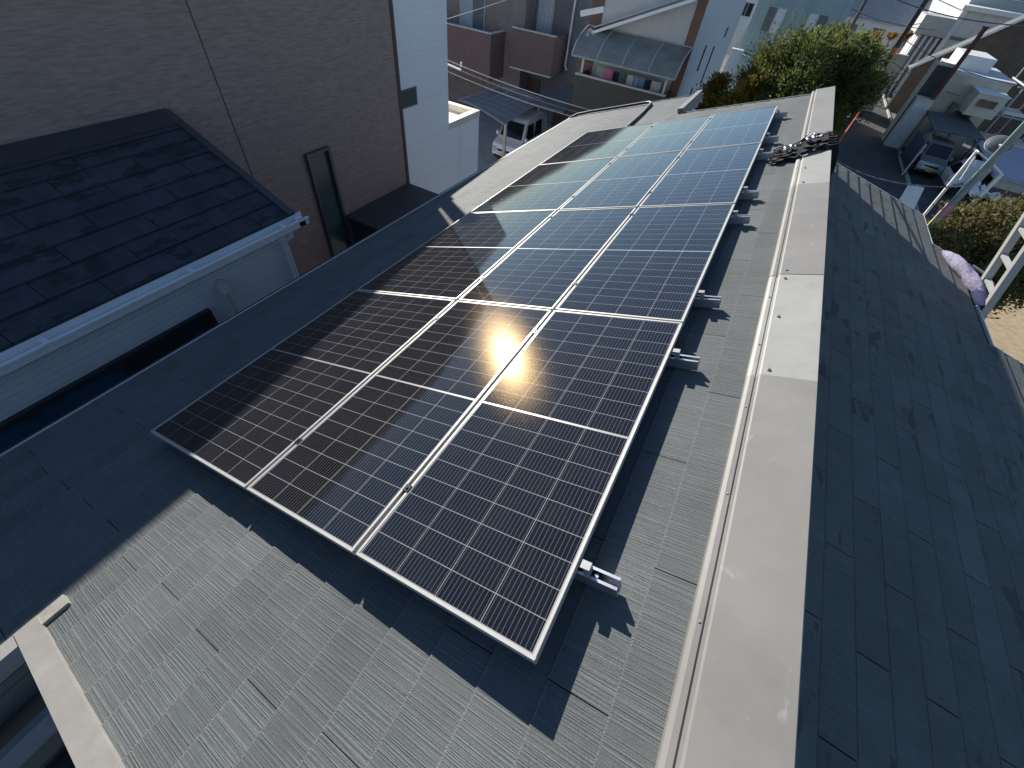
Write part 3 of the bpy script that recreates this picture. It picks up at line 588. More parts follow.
# ------------------------------------------------------------------ apartment block with balconies
YA = 25.6
ap = thing('apartment_house', 'brown row house with two plum balconies and curtained windows at top centre', 'house', (-12, 30, ZG))
def Zat(x, y, Y): return at(x, y, Y=Y)
bL0, bL1 = Zat(446, 22, 24.4), Zat(491, 36, 24.4); bLb = Zat(490, 82, 24.4)
bR0, bR1 = Zat(513, 27, 25.4), Zat(555, 38, 25.4); bRb = Zat(551, 77, 25.4)
xm = (bL1.x + bR0.x) / 2 + .1
MB().box((-22, 26.0, ZG), (bL1.x + 1.15, 36, 1.65)).build('wall', TAUPE, ap)
MB().box((bL1.x + 1.16, 27.2, ZG), (bR1.x + .35, 36, 1.65)).build('wall', GREYW, ap)
zT = (bL0.z + bL1.z) / 2; zB = bLb.z
MB().box((-20, 24.4, zB), (bL1.x, 24.55, zT)).box((bL1.x - .15, 24.551, zB), (bL1.x, 25.999, zT)).box((-20, 24.551, zB), (bL1.x - .151, 25.999, zB + .12)).build('balcony', PLUM, ap)
MB().box((-20, 24.36, zT), (bL1.x + .03, 24.60, zT + .05)).box((bL1.x - .18, 24.61, zT), (bL1.x + .03, 25.998, zT + .05)).build('balcony_rail', EDGEM, ap)
zT2 = (bR0.z + bR1.z) / 2; zB2 = bRb.z
MB().box((bR0.x, 25.4, zB2), (bR1.x, 25.55, zT2)).box((bR1.x - .15, 25.551, zB2), (bR1.x, 27.199, zT2)).box((bR0.x, 25.551, zB2), (bR0.x + .15, 27.199, zT2)).box((bR0.x + .151, 25.551, zB2), (bR1.x - .151, 27.199, zB2 + .12)).build('balcony', PLUM, ap)
MB().box((bR0.x - .03, 25.36, zT2), (bR1.x + .03, 25.6, zT2 + .05)).box((bR0.x - .02, 25.37, zB2 - .06), (bR1.x + .02, 25.5, zB2)).build('balcony_rail', EDGEM, ap)
def win(parent, x0, x1, z0, z1, Y, frame, glass, curtain=None, split=True, fw=.06):
    w_ = MB(); w_.box((x0 - fw, Y - .07, z0 - fw), (x1 + fw, Y + .02, z0)); w_.box((x0 - fw, Y - .07, z1), (x1 + fw, Y + .02, z1 + fw)); w_.box((x0 - fw, Y - .07, z0), (x0, Y + .02, z1)); w_.box((x1, Y - .07, z0), (x1 + fw, Y + .02, z1))
    if split: w_.box(((x0 + x1) / 2 - .03, Y - .06, z0), ((x0 + x1) / 2 + .03, Y + .02, z1))
    o = w_.build('window', frame, parent)
    xm_ = (x0 + x1) / 2
    if curtain:
        MB().box((x0, Y - .045, z0), (xm_ - .031, Y - .03, z1)).build('curtain', curtain, o); MB().box((xm_ + .031, Y - .045, z0), (x1, Y - .03, z1)).build('pane', glass, o)
    else: MB().box((x0, Y - .045, z0), (x1 if not split else xm_ - .031, Y - .03, z1)).build('pane', glass, o); (split and MB().box((xm_ + .031, Y - .045, z0), (x1, Y - .03, z1)).build('pane', glass, o))
    return o
CGL = ribs('curtain_behind_glass', (0.15, 0.20, 0.21), 0, 7.0, 0.01, 0.2, 0.15, 0.6, 0.3)
p0, p1 = Zat(461, 20, 26.0), Zat(484, 27, 26.0); win(ap, p0.x, p1.x, zT - .9, zT + 1.5, 26.0, ALU, CGL, CURT)
p0, p1 = Zat(524, 20, 27.2), Zat(551, 30, 27.2); win(ap, p0.x, p1.x, zT2 - .9, zT2 + 1.15, 27.2, ALU, CURT, CGL)
MB().tube([(bR1.x + .12, 27.1, zT2 + 2.5), (bR1.x + .12, 27.1, zB2 + .3), (bR1.x + .25, 27.1, zB2 + .1)], .06, 8).build('downpipe', PLASTIC, ap)
p0 = Zat(526, 92, 26.0); MB().box((bR0.x + .3, 27.12, ZG), (bR0.x + 1.2, 27.199, -4.35)).build('door', mat('reddish_door', (0.10, 0.045, 0.03), 0.5), ap)
# carport
cpo = thing('carport', 'smoky curved carport roof on pale posts over the white van', 'carport', (-9.2, 20.8, ZG))
c0 = [at(459, 101, Z=-4.0), at(503, 121, Z=-4.0), at(545, 98, Z=-4.0), at(497, 88, Z=-4.0)]
x0 = (c0[0].x + c0[3].x) / 2; x1 = (c0[1].x + c0[2].x) / 2; y0 = (c0[0].y + c0[1].y) / 2; y1 = (c0[2].y + c0[3].y) / 2
near_ = []; far_ = []
for i in range(13):
    t = i / 12; dz = -.08 + .26 * math.sin(math.pi * (t * .60 + .32))
    near_.append(c0[0].lerp(c0[1], t) + Vector((0, 0, dz - .1))); far_.append(c0[3].lerp(c0[2], t) + Vector((0, 0, dz - .1)))
dn_ = Vector((0, 0, -.012)); cr = MB(); cr.loft([near_, far_]); cr.loft([[p + dn_ for p in near_], [p + dn_ for p in far_]]); cr.build('roof_sheet', POLY, cpo)
rm = MB(); rm.tube(near_, .04, 6); rm.tube(far_, .04, 6); rm.tube([near_[0], far_[0]], .045, 6); rm.tube([near_[-1], far_[-1]], .045, 6)
for k in (4, 8): rm.tube([near_[k], far_[k]], .025, 6)
rm.build('roof_rim', mat('grey_carport_frame', (0.26, 0.27, 0.28), 0.45, 0.3), cpo)
PALEP = mat('pale_post', (0.42, 0.40, 0.36), 0.5)
for f_ in (.10, .90):
    p = near_[-1].lerp(far_[-1], f_); MB().box((p.x - .14, p.y - .06, ZG), (p.x - .02, p.y + .06, p.z - .04)).build('post', PALEP, cpo)

# ------------------------------------------------------------------ white house with laundry balcony and awning
YB = 20.6
wh = thing('white_house', 'white house with laundry balcony, curved awning and brown corner strip at top centre', 'house', (-3.2, 25, ZG))
tl0, tl1 = Zat(576, 74, YB), Zat(664, 97, YB); zr = (tl0.z + tl1.z) / 2; xa, xb = tl0.x, tl1.x
YF = YB + 1.25
MB().box((xa - .25, YF, ZG), (xb + .25, YF + .4, 0.85)).box((xa - .25, YF + .401, ZG), (xb + .25, 30, -.3)).build('wall', mat('beige_render', (0.52, 0.51, 0.49), 0.75, 0, 0.06, 3), wh)
MB().box((xa - .3, YF - .03, ZG), (xa + .25, YF - .001, .84)).build('brown_strip', mat('brown_cladding', (0.15, 0.075, 0.05), 0.6, 0, 0.1), wh)
MB().box((xb - .10, YF - .05, ZG), (xb + .28, YF - .002, 1.2)).build('brown_strip', mat('brown_cladding_corner', (0.17, 0.085, 0.055), 0.6, 0, 0.1), wh)
XS = xb + .30; ys1 = at(741, 0, X=XS).y
MB().prism([(XS, YF - .03, ZG), (XS, 34, ZG), (XS, 34, .16), (XS, YF - .03, .82)], (-.04, 0, 0)).build('side_wall', mat('pale_side_wall', (0.62, 0.64, 0.67), 0.7, 0, 0.05, 2), wh)
for (xa_, ya_, yb_) in ((706, 45, 71), (714, 46, 82), (692, 88, 96)):
    p = at(xa_, ya_, X=XS); q = at(xa_ - (yb_ - ya_) * .36, yb_, X=XS); MB().box((XS, p.y - .05, q.z), (XS + .05, p.y + .05, p.z)).build('pipe', DARKW, wh)
p = at(726, 32, X=XS); MB().box((XS, p.y - .25, p.z - .2), (XS + .04, p.y + .25, p.z + .2)).build('vent', WIREM, wh)
MB().box((xa, YB, zr - 1.15), (xb, YB + .12, zr)).box((xa, YB + .121, zr - 1.15), (xa + .1, YF - .031, zr)).box((xb - .1, YB + .121, zr - 1.15), (xb, YF - .051, zr)).box((xa + .101, YB + .121, zr - 1.15), (xb - .101, YF - .06, zr - 1.05)).build('balcony', mat('dark_olive_balcony', (0.055, 0.05, 0.045), 0.6, 0, 0.1), wh)
MB().box((xa - .04, YB - .03, zr), (xb + .04, YB + .15, zr + .06)).build('balcony_rail', mat('cream_rail', (0.5, 0.46, 0.4), 0.5), wh)
MB().box((xa - .1, YB - .05, ZG), (xb + .1, YB + .9, zr - 1.151)).build('ground_floor_wall', DARKW, wh)
# awning
aw = thing('awning', '', '', (0, 0, 0)); bpy.data.objects.remove(aw)
az = zr + 1.52; asec = [(YF - .05, az), (YF - .45, az - .10), (YF - .85, az - .24), (YF - 1.15, az - .42), (YF - 1.38, az - .68), (YF - 1.48, az - .86)]
as_ = MB(); as_.prism([Vector((xa - .25, y, z)) for y, z in asec] + [Vector((xa - .25, y, z - .012)) for y, z in reversed(asec)], (xb - xa + .5, 0, 0)); awn = as_.build('awning', POLYG, wh)
ri = MB()
for i in range(5):
    x = xa - .25 + (xb - xa + .5) * i / 4; ri.tube([(x, y, z + .01) for y, z in asec], .03, 6)
ri.tube([(xa - .25, *asec[-1]), (xb + .25, *asec[-1])], .035, 6); ri.tube([(xa - .25, *asec[0]), (xb + .25, *asec[0])], .035, 6); ri.build('awning_rib', WIREL, awn)
for x in (xa + .12, xb - .18): MB().box((x, YB + .16, zr - .9), (x + .09, YB + .25, az - .75)).build('awning_post', mat('cream_post', (0.55, 0.5, 0.42), 0.5), wh)
# gable fascia and the light grey roof above it
f0, f1 = Zat(594, 32, YF - .45), Zat(690, 1, YF - .45); ext = f1 + (f1 - f0) * .06
MB().bar(f0, ext, .10, .26, up=(0, 1, 0)).build('fascia', PLASTIC, wh)
dv = Vector((0, 1, 0)); nup = (f1 - f0).cross(dv).normalized(); nup = nup if nup.z > 0 else -nup
q = [f0 + nup * .13, ext + nup * .13]; MB().prism([q[0], q[1], q[1] + nup * .05, q[0] + nup * .05], (0, 8, 0)).build('roof', ROOFGR, wh)
f2 = Zat(583, 14, YF); MB().bar(f2 + Vector((-.1, 0, 0)), f2 + Vector((.9, 0, .28)), .12, .2).build('gutter', PLASTIC, wh)
rod = MB().tube([(xa + .15, YB + .55, zr + .33), (xb - .15, YB + .55, zr + .33)], .018, 8); rod.build('laundry_pole', STEEL, wh)
# laundry, every piece its own thing
LA = [((0.42, 0.42, 0.44), 'grey towel hanging leftmost on the laundry pole', .34), ((0.70, 0.20, 0.36), 'pink towel hanging on the laundry pole', .36), ((0.03, 0.03, 0.045), 'black shirt hanging right of the pink towel', .26), ((0.10, 0.15, 0.15), 'dark grey green shirt hanging mid pole', .34),
      ((0.64, 0.63, 0.60), 'white shirt hanging right of the dark shirts', .30), ((0.30, 0.40, 0.60), 'light blue shirt hanging beside the white shirt', .22), ((0.20, 0.33, 0.58), 'brighter blue shirt hanging right of the light blue one', .24), ((0.02, 0.025, 0.05), 'dark navy trousers hanging on the right', .26), ((0.50, 0.50, 0.50), 'pale grey cloth hanging rightmost on the pole', .42)]
lx = xa + .75; stepx = (xb - xa - 1.1) / sum(l[2] for l in LA)
for c, lab, wd_ in LA:
    ww = wd_ * stepx * .92; hh = .78 + random.uniform(-.08, .12); c_ = MB(); nxs = 8
    top = [Vector((lx + ww * i / nxs, YB + .55 + .02 * math.sin(i * 1.9), zr + .335)) for i in range(nxs + 1)]
    bot = [Vector((lx + ww * (i / nxs) * .96 + .01, YB + .55 + .05 * math.sin(i * 1.7 + lx), zr + .335 - hh)) for i in range(nxs + 1)]
    bk = [p + Vector((0, .012, 0)) for p in top]; bb = [p + Vector((0, .012, 0)) for p in bot]
    c_.loft([top, bot]); c_.loft([bk, bb]); c_.loft([top, bk]); c_.loft([bot, bb])
    single(c_, 'garment', mat('cloth_' + lab.split()[0] + lab.split()[1], c, 0.9), lab, 'garment', 'laundry drying on the balcony', smooth=True); lx += wd_ * stepx
# low grey canopy beside the white house
lc = MB(); kk = at(548, 96, Z=-3.7); lc.box((kk.x, YB - .2, -3.72), (xa - .2, YB + 4.5, -3.66))
single(lc, 'canopy', ribs('grey_canopy_sheet', (0.10, 0.11, 0.115), 0, 2.2, 0.01, 0.4, 0.1, 0.7, 0.08), 'low grey canopy left of the laundry balcony', 'canopy')
single(MB().box((xa - 1.75, YB + 2.2, ZG), (xa - .35, YB + 2.35, -4.3)), 'fence', DARKW, 'dark fence between the row house and the white house', 'fence')

# ------------------------------------------------------------------ pale green building
YG = 38.0
gb = thing('green_building', 'pale green ribbed building with two windows rising behind the pine', 'building', (2, 44, ZG))
gl, gr_ = Zat(741, 44, YG), Zat(838, 33, YG)
MB().box((gl.x, YG, ZG), (gr_.x, 52, 9)).build('wall', GREENW, gb)
for (pts, side) in ((((761, 20), (782, 12)), 0), (((802, 27), (825, 27)), 1)):
    pass
for (xa_, ya_, xb_, yb_, dk_) in ((762.5, 24, 785, 15, 0), (803, 29, 825.5, 24, 1)):
    p, q = Zat(xa_, ya_, YG), Zat(xb_, yb_, YG); zc = (p.z + q.z) / 2; hx = .55
    wdo = win(gb, p.x, q.x, zc - hx - .05, zc + hx, YG, ALU, GLASS if dk_ else WHITE, None, True, .07)
    for ch, mm in zip(wdo.children, ((WHITE, WIREM) if dk_ else (WIREM, WHITE))): ch.data.materials[0] = mm
p = Zat(740, 50, YG - .8); q = Zat(775, 57, YG - .8)
MB().box((p.x, YG - .9, p.z - .9), (q.x, YG - .02, p.z - .2)).build('ledge', mat('green_ledge', (0.20, 0.30, 0.31), 0.5, 0, 0.2), gb)
p = Zat(728, 73, YG - 3); single(MB().box((p.x - .35, YG - 3, ZG), (p.x + .35, YG - 2.6, p.z + 1.2)), 'storage_box', WHITE, 'tall pale box standing between the white house and the green building', 'storage')
p = Zat(742, 32, 41); gh = MB()
gh.prism([Vector((p.x - .9, 39, p.z - 1.1)), Vector((p.x + .9, 39, p.z - 1.1)), Vector((p.x + .9, 39, p.z + .9)), Vector((p.x + .5, 39, p.z + 1.0))], (0, 3, 0))
single(gh, 'sunroom', mat('pale_sunroom', (0.5, 0.54, 0.55), 0.4, 0, 0.2, 2), 'pale lean-to sunroom left of the green building', 'sunroom')

# ------------------------------------------------------------------ trees and shrubs
def crown(mb, c, R, n, size, clump=60, tuft=.40, flat=0.75, droop=0.0, seed=0, up=0.5):
    """Leaf-sized faces gathered in tufts on an uneven volume."""
    g = np.random.default_rng(seed)
    for k in range(n // clump):
        d = g.normal(size=3); d /= np.linalg.norm(d); rr = (0.55 + 0.5 * g.random() ** 0.5) * (0.82 + .32 * math.sin(3.1 * d[0] + 2.3 * d[1] + seed) * math.cos(2.7 * d[2] + seed * 1.7))
        ctr = np.array([c[0] + d[0] * R[0] * rr, c[1] + d[1] * R[1] * rr, c[2] + d[2] * R[2] * rr])
        tone = g.random(); cs = (0.35 + .75 * g.random() ** 2) * tuft
        for j in range(clump):
            o = g.normal(size=3) * cs * np.array([.55, .55, .4]); p = ctr + o
            ax = o / (np.linalg.norm(o) + 1e-6) + np.array([0, 0, up]) + g.normal(size=3) * .35; ax /= np.linalg.norm(ax)
            sd = np.cross(ax, g.normal(size=3)); sd /= (np.linalg.norm(sd) + 1e-6)
            L = size * (0.7 + .7 * g.random()); W_ = L * .22
            a = p; b = p + ax * L * .5 + sd * W_; t_ = p + ax * L; d_ = p + ax * L * .5 - sd * W_
            bi = len(mb.v); mb.v += [Vector(a), Vector(b), Vector(t_), Vector(d_)]; mb.f.append((bi, bi + 1, bi + 2, bi + 3)); mb.uv.append([(0, 0)] * 4); mb.rnd.append(min(1, max(0, tone + g.normal() * .12)))
    return mb
def tree(name, label, cat, base, blobs, n, size, lm, seed, trunk=.16, group=None, clump=40, tuft=.28):
    t = thing(name, label, cat, base, group)
    tk = MB(); b = Vector(base); top = Vector(blobs[0][0])
    tk.tube([b, b.lerp(top, .5) + Vector((.1, .05, 0)), top], [trunk, trunk * .75, trunk * .35], 9)
    for c_, R_ in blobs[1:]: tk.tube([b.lerp(top, .55), b.lerp(top, .55).lerp(Vector(c_), .6) + Vector((0, 0, .15)), Vector(c_)], [trunk * .5, trunk * .35, trunk * .12], 6)
    tk.build('trunk', BARK, t, smooth=True)
    cm_ = MB(); vol = [R_[0] * R_[1] * R_[2] for _, R_ in blobs]; s = sum(v ** .67 for v in vol)
    for i, (c_, R_) in enumerate(blobs): crown(cm_, c_, R_, int(n * vol[i] ** .67 / s), size, clump=clump, tuft=tuft, seed=seed + i)
    cm_.build('crown', lm, t, fix=False)
    return t
TY = 20.0
def bl(x, y, r, Y=TY, sq=.8): c = at(x, y, Y=Y); k = (c - CAM).length / FPX * r; return ((c.x, c.y, c.z), (k, k * 1.0, k * sq))
tree('pine_tree', 'broad dark green pine crown beyond the far ridge end', 'tree', (2.9, TY, ZG),
     [bl(808, 90, 40), bl(772, 92, 28), bl(838, 74, 28), bl(806, 64, 22, TY + 1), bl(848, 88, 18), bl(816, 102, 26, TY - 1), bl(772, 76, 17, TY + .5), bl(858, 64, 15, TY + 1), bl(798, 53, 11, TY + .6), bl(830, 56, 13, TY + .8), bl(794, 104, 26, TY - .5)], 130000, .10, LEAF, 3, .2, None, 210, .46)
tree('shrub', 'yellowing leafy shrub beside the white side wall', 'shrub', (.05, 22.0, ZG), [bl(716, 92, 9, 22), bl(712, 104, 9, 22), bl(719, 80, 6, 22), bl(709, 113, 9, 22)], 5200, .12, LEAFY, 30, .05)
tree('shrub', 'yellow green bush at the left foot of the pine', 'shrub', (.8, 19.0, ZG), [bl(746, 98, 12, 19.0), bl(736, 106, 9, 19.0), bl(752, 86, 9, 19.0), bl(743, 112, 11, 19.0)], 6500, .12, LEAFY, 40, .06)

# ------------------------------------------------------------------ right hand side: utility pole, ladder, hedge, truck
pp_ = at(978, 176, Y=18.0)
up = thing('utility_pole', 'grey concrete utility pole with pink and yellow guard, rising past the roof eave', 'utility pole', (pp_.x, 18.0, ZG))
MB().tube([(pp_.x, 18.0, ZG), (pp_.x, 18.0, 5.0)], [.115, .09], 16).build('pole', POLEC, up, smooth=True)
zg0 = at(936, 215, Y=18.0).z
MB().tube([(pp_.x, 18.0, ZG + .3), (pp_.x, 18.0, zg0)], .12, 16).build('guard', YELG, up, smooth=True)
MB().tube([(pp_.x, 18.0, zg0), (pp_.x, 18.0, zg0 + .4)], .124, 16).build('band', PINK, up, smooth=True)
MB().tube([(pp_.x - .125, 17.9, ZG), (pp_.x - .10, 17.9, 4.9)], .022, 8).build('cable', TEAL, up)
# round traffic mirror seen from behind
mc = at(999, 145, Y=18.7); mr_ = thing('traffic_mirror', 'round traffic mirror with pale rim seen from behind by the utility pole', 'mirror', (mc.x, mc.y, mc.z - .5))
dr = (CAM - mc).normalized(); dr = (dr + Vector((.1, .2, .9))).normalized(); q1 = dr.cross(Vector((0, 0, 1))).normalized(); q2 = q1.cross(dr)
dm = MB(); secs = []
for k, (rr, o_) in enumerate(((.31, 0), (.285, .03), (.20, .06), (.1, .085), (.01, .09))):
    secs.append([mc + (q1 * math.cos(a_ * math.pi / 16) + q2 * math.sin(a_ * math.pi / 16)) * rr + dr * o_ for a_ in range(33)])
dm.loft(secs); dm.build('back_shell', mat('dark_mirror_back', (0.10, 0.105, 0.11), 0.5), mr_, smooth=True)
rmm = MB(); rmm.tube([mc + (q1 * math.cos(a_ * math.pi / 16) + q2 * math.sin(a_ * math.pi / 16)) * .315 for a_ in range(33)], .022, 8, cap=False); rmm.build('rim', WIREL, mr_)
MB().tube([mc + dr * .0, Vector((pp_.x + .02, 18.05, mc.z + .1))], .04, 8).build('bracket', STEEL, mr_)
# ladder leaning on the eave
la = thing('ladder', 'aluminium ladder leaning on the stepped right eave', 'ladder', tuple(pr(2.9, 5.6, -5.5)))
e0, e1 = pr(2.53, 6.30, .06), pr(2.53, 5.86, .06)
up_d = None
tA = at(1024, 212, Y=7.4); tB = at(1024, 243, Y=7.0)
dA = (tA - e0).normalized(); dirL = Vector((-.36, .10, 1)).normalized()
tgt = []
lad_dir = Vector((-0.30, 0.0, 1.0)).normalized()
rl = MB(); rl.bar(e0 - lad_dir * 6.4, e0 + lad_dir * 2.4, .07, .075, up=(0, 1, 0)); rl.build('side_rail', ALU, la)
rl = MB(); rl.bar(e1 - lad_dir * 6.4, e1 + lad_dir * 2.4, .07, .075, up=(0, 1, 0)); rl.build('side_rail', ALU, la)
for i in range(-18, 8):
    o_ = lad_dir * (i * .31 + .12); MB().bar(e0 + o_, e1 + o_, .045, .03, up=lad_dir).build('rung', ALU, la)
# lilac padding over the eave edge
pd = thing('padding', 'lilac patterned quilt roll padding the eave under the ladder', 'padding', tuple(pr(2.45, 6.3, 0)))
kp = [(2.17, 6.88, .03, .035), (2.22, 6.70, .06, .065), (2.28, 6.52, .075, .085), (2.35, 6.36, .075, .075), (2.42, 6.20, .07, .082), (2.49, 6.05, .055, .06)]
pts = []; rr_ = []
for i_ in range(26):
    t_ = i_ / 25 * 5; k_ = min(4, int(t_)); f_ = t_ - k_; a_, b_ = kp[k_], kp[k_ + 1]
    pts.append(pr(*[a_[q_] + (b_[q_] - a_[q_]) * f_ for q_ in range(3)])); rr_.append((a_[3] + (b_[3] - a_[3]) * f_) * .9)
qm = MB(); qm.tube(pts, rr_, 18); 
gq = np.random.default_rng(5)
for i_, v_ in enumerate(qm.v): qm.v[i_] = v_ + Vector(gq.normal(size=3) * .003) + Vector((0, 0, .006 * math.sin(v_.y * 9 + v_.x * 61) + .003 * math.sin(v_.x * 97 - v_.y * 13)))
qo = qm.build('quilt', LILAC, pd, smooth=True)
MB().tube([pr(2.46, 6.10, .05), pr(2.49, 5.95, .04), pr(2.51, 5.84, .02)], [.06, .07, .045], 12).build('navy_cloth', NAVYF, pd, smooth=True)
MB().tube([pr(2.34, 6.5, .15), pr(2.5, 6.42, .16), pr(2.58, 6.3, .14), pr(2.56, 6.1, .12), pr(2.5, 5.95, .10)], .016, 8).build('strap', WIREL, pd, smooth=True)
# hedge
hd = [((12.5, 19.0, -4.9), (1.2, 2.2, 1.1)), ((14.2, 20.5, -4.9), (1.6, 2.0, 1.2)), ((13.2, 23.4, -5.1), (1.5, 1.6, 1.0)), ((15.8, 22.2, -5.2), (1.6, 1.6, 1.0)), ((11.6, 16.6, -5.2), (.9, 1.5, .9))]
def hb(x, y, r, Y, sq=.75): return bl(x, y, r, Y, sq)
tree('hedge', 'dry olive hedge below the utility pole and ladder', 'hedge', (12, 20, ZG), [hb(975, 240, 26, 18), hb(1010, 238, 30, 18), hb(950, 250, 22, 17), hb(1000, 272, 30, 17), hb(958, 226, 17, 19), hb(1040, 262, 32, 18), hb(975, 282, 24, 16.5), hb(1030, 225, 22, 19.5), hb(990, 222, 18, 19.5)], 30000, .12, LEAFD, 60, .08)
# flatbed truck with tarpaulin and white frame
ft = thing('flatbed_truck', 'white flatbed truck with open pipe frame and lavender grey tarpaulin by the road', 'truck', (15, 35, ZG))
MB().hexa([Vector(p) for p in ((14.9, 33.6, -4.9), (18.6, 33.6, -4.9), (18.6, 40.4, -4.75), (14.9, 40.4, -4.75), (14.9, 33.6, -4.72), (18.6, 33.6, -4.72), (18.6, 40.4, -4.55), (14.9, 40.4, -4.55))]).build('tarpaulin', mat('lavender_tarpaulin', (0.40, 0.40, 0.50), 0.6, 0, 0.14, 3, 0.02, 4), ft)
MB().box((15.0, 33.7, -5.75), (18.5, 40.2, -5.3)).build('flatbed', mat('dark_bed', (0.10, 0.09, 0.085), 0.7), ft)
MB().box((15.0, 33.66, -5.3), (18.5, 33.74, -4.92)).build('side_board', mat('cream_board', (0.5, 0.46, 0.40), 0.6), ft)
cbm = MB(); sec = [(-1.5, -5.9), (-1.55, -5.4), (-1.0, -4.75), (-.1, -4.7), (-.1, -5.9)]
cbm.prism([Vector((14.9 + a, 34.2, b)) for a, b in sec], (0, 1.6, 0)); cbm.build('cab', VANW, ft)
MB().hexa([Vector(p) for p in ((13.45, 34.3, -5.3), (13.45, 35.7, -5.3), (13.90, 35.7, -4.85), (13.90, 34.3, -4.85), (13.40, 34.3, -5.28), (13.40, 35.7, -5.28), (13.85, 35.7, -4.83), (13.85, 34.3, -4.83))]).build('windscreen', CARGL, ft)
for y in (34.3, 39.4):
    for x in (14.2, 17.6): MB().tube([(x, y - .1, ZG + .3), (x, y + .1, ZG + .3)], .30, 18).build('wheel', RUBBER, ft)
fr_ = thing('pipe_frame', 'white bent pipe frame standing in front of the lavender tarpaulin', 'frame', (11.8, 26, ZG))
a0, a1, a2, a3, a4, a5 = at(948, 190, Y=26), at(977, 151, Y=26), at(984, 147, Y=26.3), at(1002, 174, Y=26.3), at(966, 210, Y=26.3), at(992, 163, Y=26.2)
MB().bar(a0 - Vector((0, 0, 2)), a1, .10, .10).build('upright', WHITE, fr_); MB().bar(a4 - Vector((0, 0, 1)), a3, .12, .12).build('upright', WHITE, fr_)
MB().bar(a1, a5, .22, .06).build('top_bar', WHITE, fr_); MB().bar(a5, a3, .24, .06).build('top_bar', WHITE, fr_); MB().bar(at(960, 180, Y=26.1), at(975, 157, Y=26.1), .05, .05).build('brace', WHITE, fr_)
for (x, y, Y_, sx, sy, rz, lab) in ((968, 184, 30, 1.5, .9, .3, 'crumpled white sheet lying left of the pipe frame foot'), (990, 196, 29, 1.7, .9, -.2, 'white sheet lying on the hedge bank under the tarpaulin')):
    c = at(x, y, Y=Y_); g_ = np.random.default_rng(x); mbs = MB(); n_ = 9
    grid = [[c + Vector(((i / n_ - .5) * sx * math.cos(rz) - (j / n_ - .5) * sy * math.sin(rz), (i / n_ - .5) * sx * math.sin(rz) + (j / n_ - .5) * sy * math.cos(rz), .16 * math.sin(i * 1.3 + x) * math.cos(j * 1.1) + .015 * g_.normal())) for i in range(n_ + 1)] for j in range(n_ + 1)]
    mbs.loft(grid); low = [[p - Vector((0, 0, .02)) for p in rw] for rw in grid]; mbs.loft(low)
    single(mbs, 'sheet', WHITE, lab, 'sheet', None, True)
rb = at(917, 190, Y=27.5); tw = thing('barrier', 'red and white barrier at the road edge beside the eave', 'barrier', (rb.x, 27.5, ZG))
MB().box((rb.x - .55, 27.2, ZG), (rb.x + .25, 28.6, ZG + .55)).build('base', REDL, tw); MB().prism([(rb.x - .3, 27.3, ZG + .551), (rb.x + .5, 27.3, ZG + .551), (rb.x + .5, 28.5, ZG + 1.5), (rb.x - .2, 28.5, ZG + 1.5)], (0, .08, 0)).build('white_panel', WHITE, tw)

# ------------------------------------------------------------------ carport roof, gate, cream house, factory beyond the road
ct = thing('carport', 'dark sloping carport roof over the silver van', 'carport', (12.8, 39, ZG))
MB().hexa([Vector(p) for p in ((11.75, 36.9, -4.08), (14.5, 37.4, -4.08), (14.2, 42.6, -3.95), (11.7, 41.2, -3.95), (11.75, 36.9, -4.0), (14.5, 37.4, -4.0), (14.2, 42.6, -3.87), (11.7, 41.2, -3.87))]).build('roof_sheet', FENCEG, ct)
for x, y in ((11.8, 37.1), (14.35, 37.6), (11.8, 41.0), (14.1, 42.3)): MB().box((x - .05, y, ZG), (x + .05, y + .1, -4.085 if y < 40 else -4.0)).build('post', WIREM, ct)
gtb = thing('gate', 'navy blue board gate standing beside the silver van', 'gate', (11.9, 37, ZG))
MB().box((11.62, 36.0, ZG + .25), (11.68, 39.3, ZG + 1.75)).build('board', BLUE, gtb); MB().box((11.60, 35.9, ZG), (11.70, 36.0, ZG + 1.8)).box((11.60, 36.0, ZG + .12), (11.70, 39.3, ZG + .249)).build('gate_frame', WIREL, gtb)
zc_ = at(920, 99, Y=42).z
cf = thing('wall', 'short pale panel wall between the navy gate and the dark house panel', 'wall', (11.4, 42.3, ZG))
MB().box((10.95, 42.0, ZG), (11.9, 42.8, zc_)).build('panel', mat('pale_panel', (0.62, 0.62, 0.61), 0.6), cf); MB().box((10.9, 41.95, zc_), (11.95, 42.85, zc_ + .08)).build('coping', CREAM, cf)
ch = thing('cream_house', 'cream flat roofed house with dark grey panel face behind the silver van', 'house', (14, 46, ZG))
MB().box((10.9, 43.0, ZG), (12.08, 44.2, -1.78)).build('side_block', FENCEG, ch); MB().box((10.86, 42.95, ZG), (10.899, 44.2, -1.55)).box((10.9, 42.95, -1.779), (12.08, 44.2, -1.70)).build('cream_edge', CREAM, ch)
MB().box((12.081, 43.1, ZG), (15.4, 49, -2.05)).build('wall', CREAM, ch); MB().box((12.081, 43.05, -2.049), (15.5, 49, -1.93)).build('roof', mat('pale_flat_roof', (0.58, 0.60, 0.62), 0.6, 0, 0.12, 1.5), ch)
MB().box((12.4, 45.0, -1.929), (14.2, 48.5, -1.2)).build('roof_box', WHITE, ch)
win(ch, 13.6, 14.6, -4.6, -3.8, 43.1, ALU, GLASS)
acu = thing('bay_box', 'white boxy bay projecting from the cream house, with a dark strip window', 'bay', (14.4, 41, -3.4))
MB().box((13.5, 40.9, -3.6), (15.1, 43.05, -2.45)).build('case', CREAM, acu); MB().box((13.44, 40.84, -2.449), (15.16, 43.05, -2.40)).build('lid', WHITE, acu)
win(acu, 13.8, 14.7, -3.05, -2.75, 40.9, WIREM, GLASS, None, True, .04)
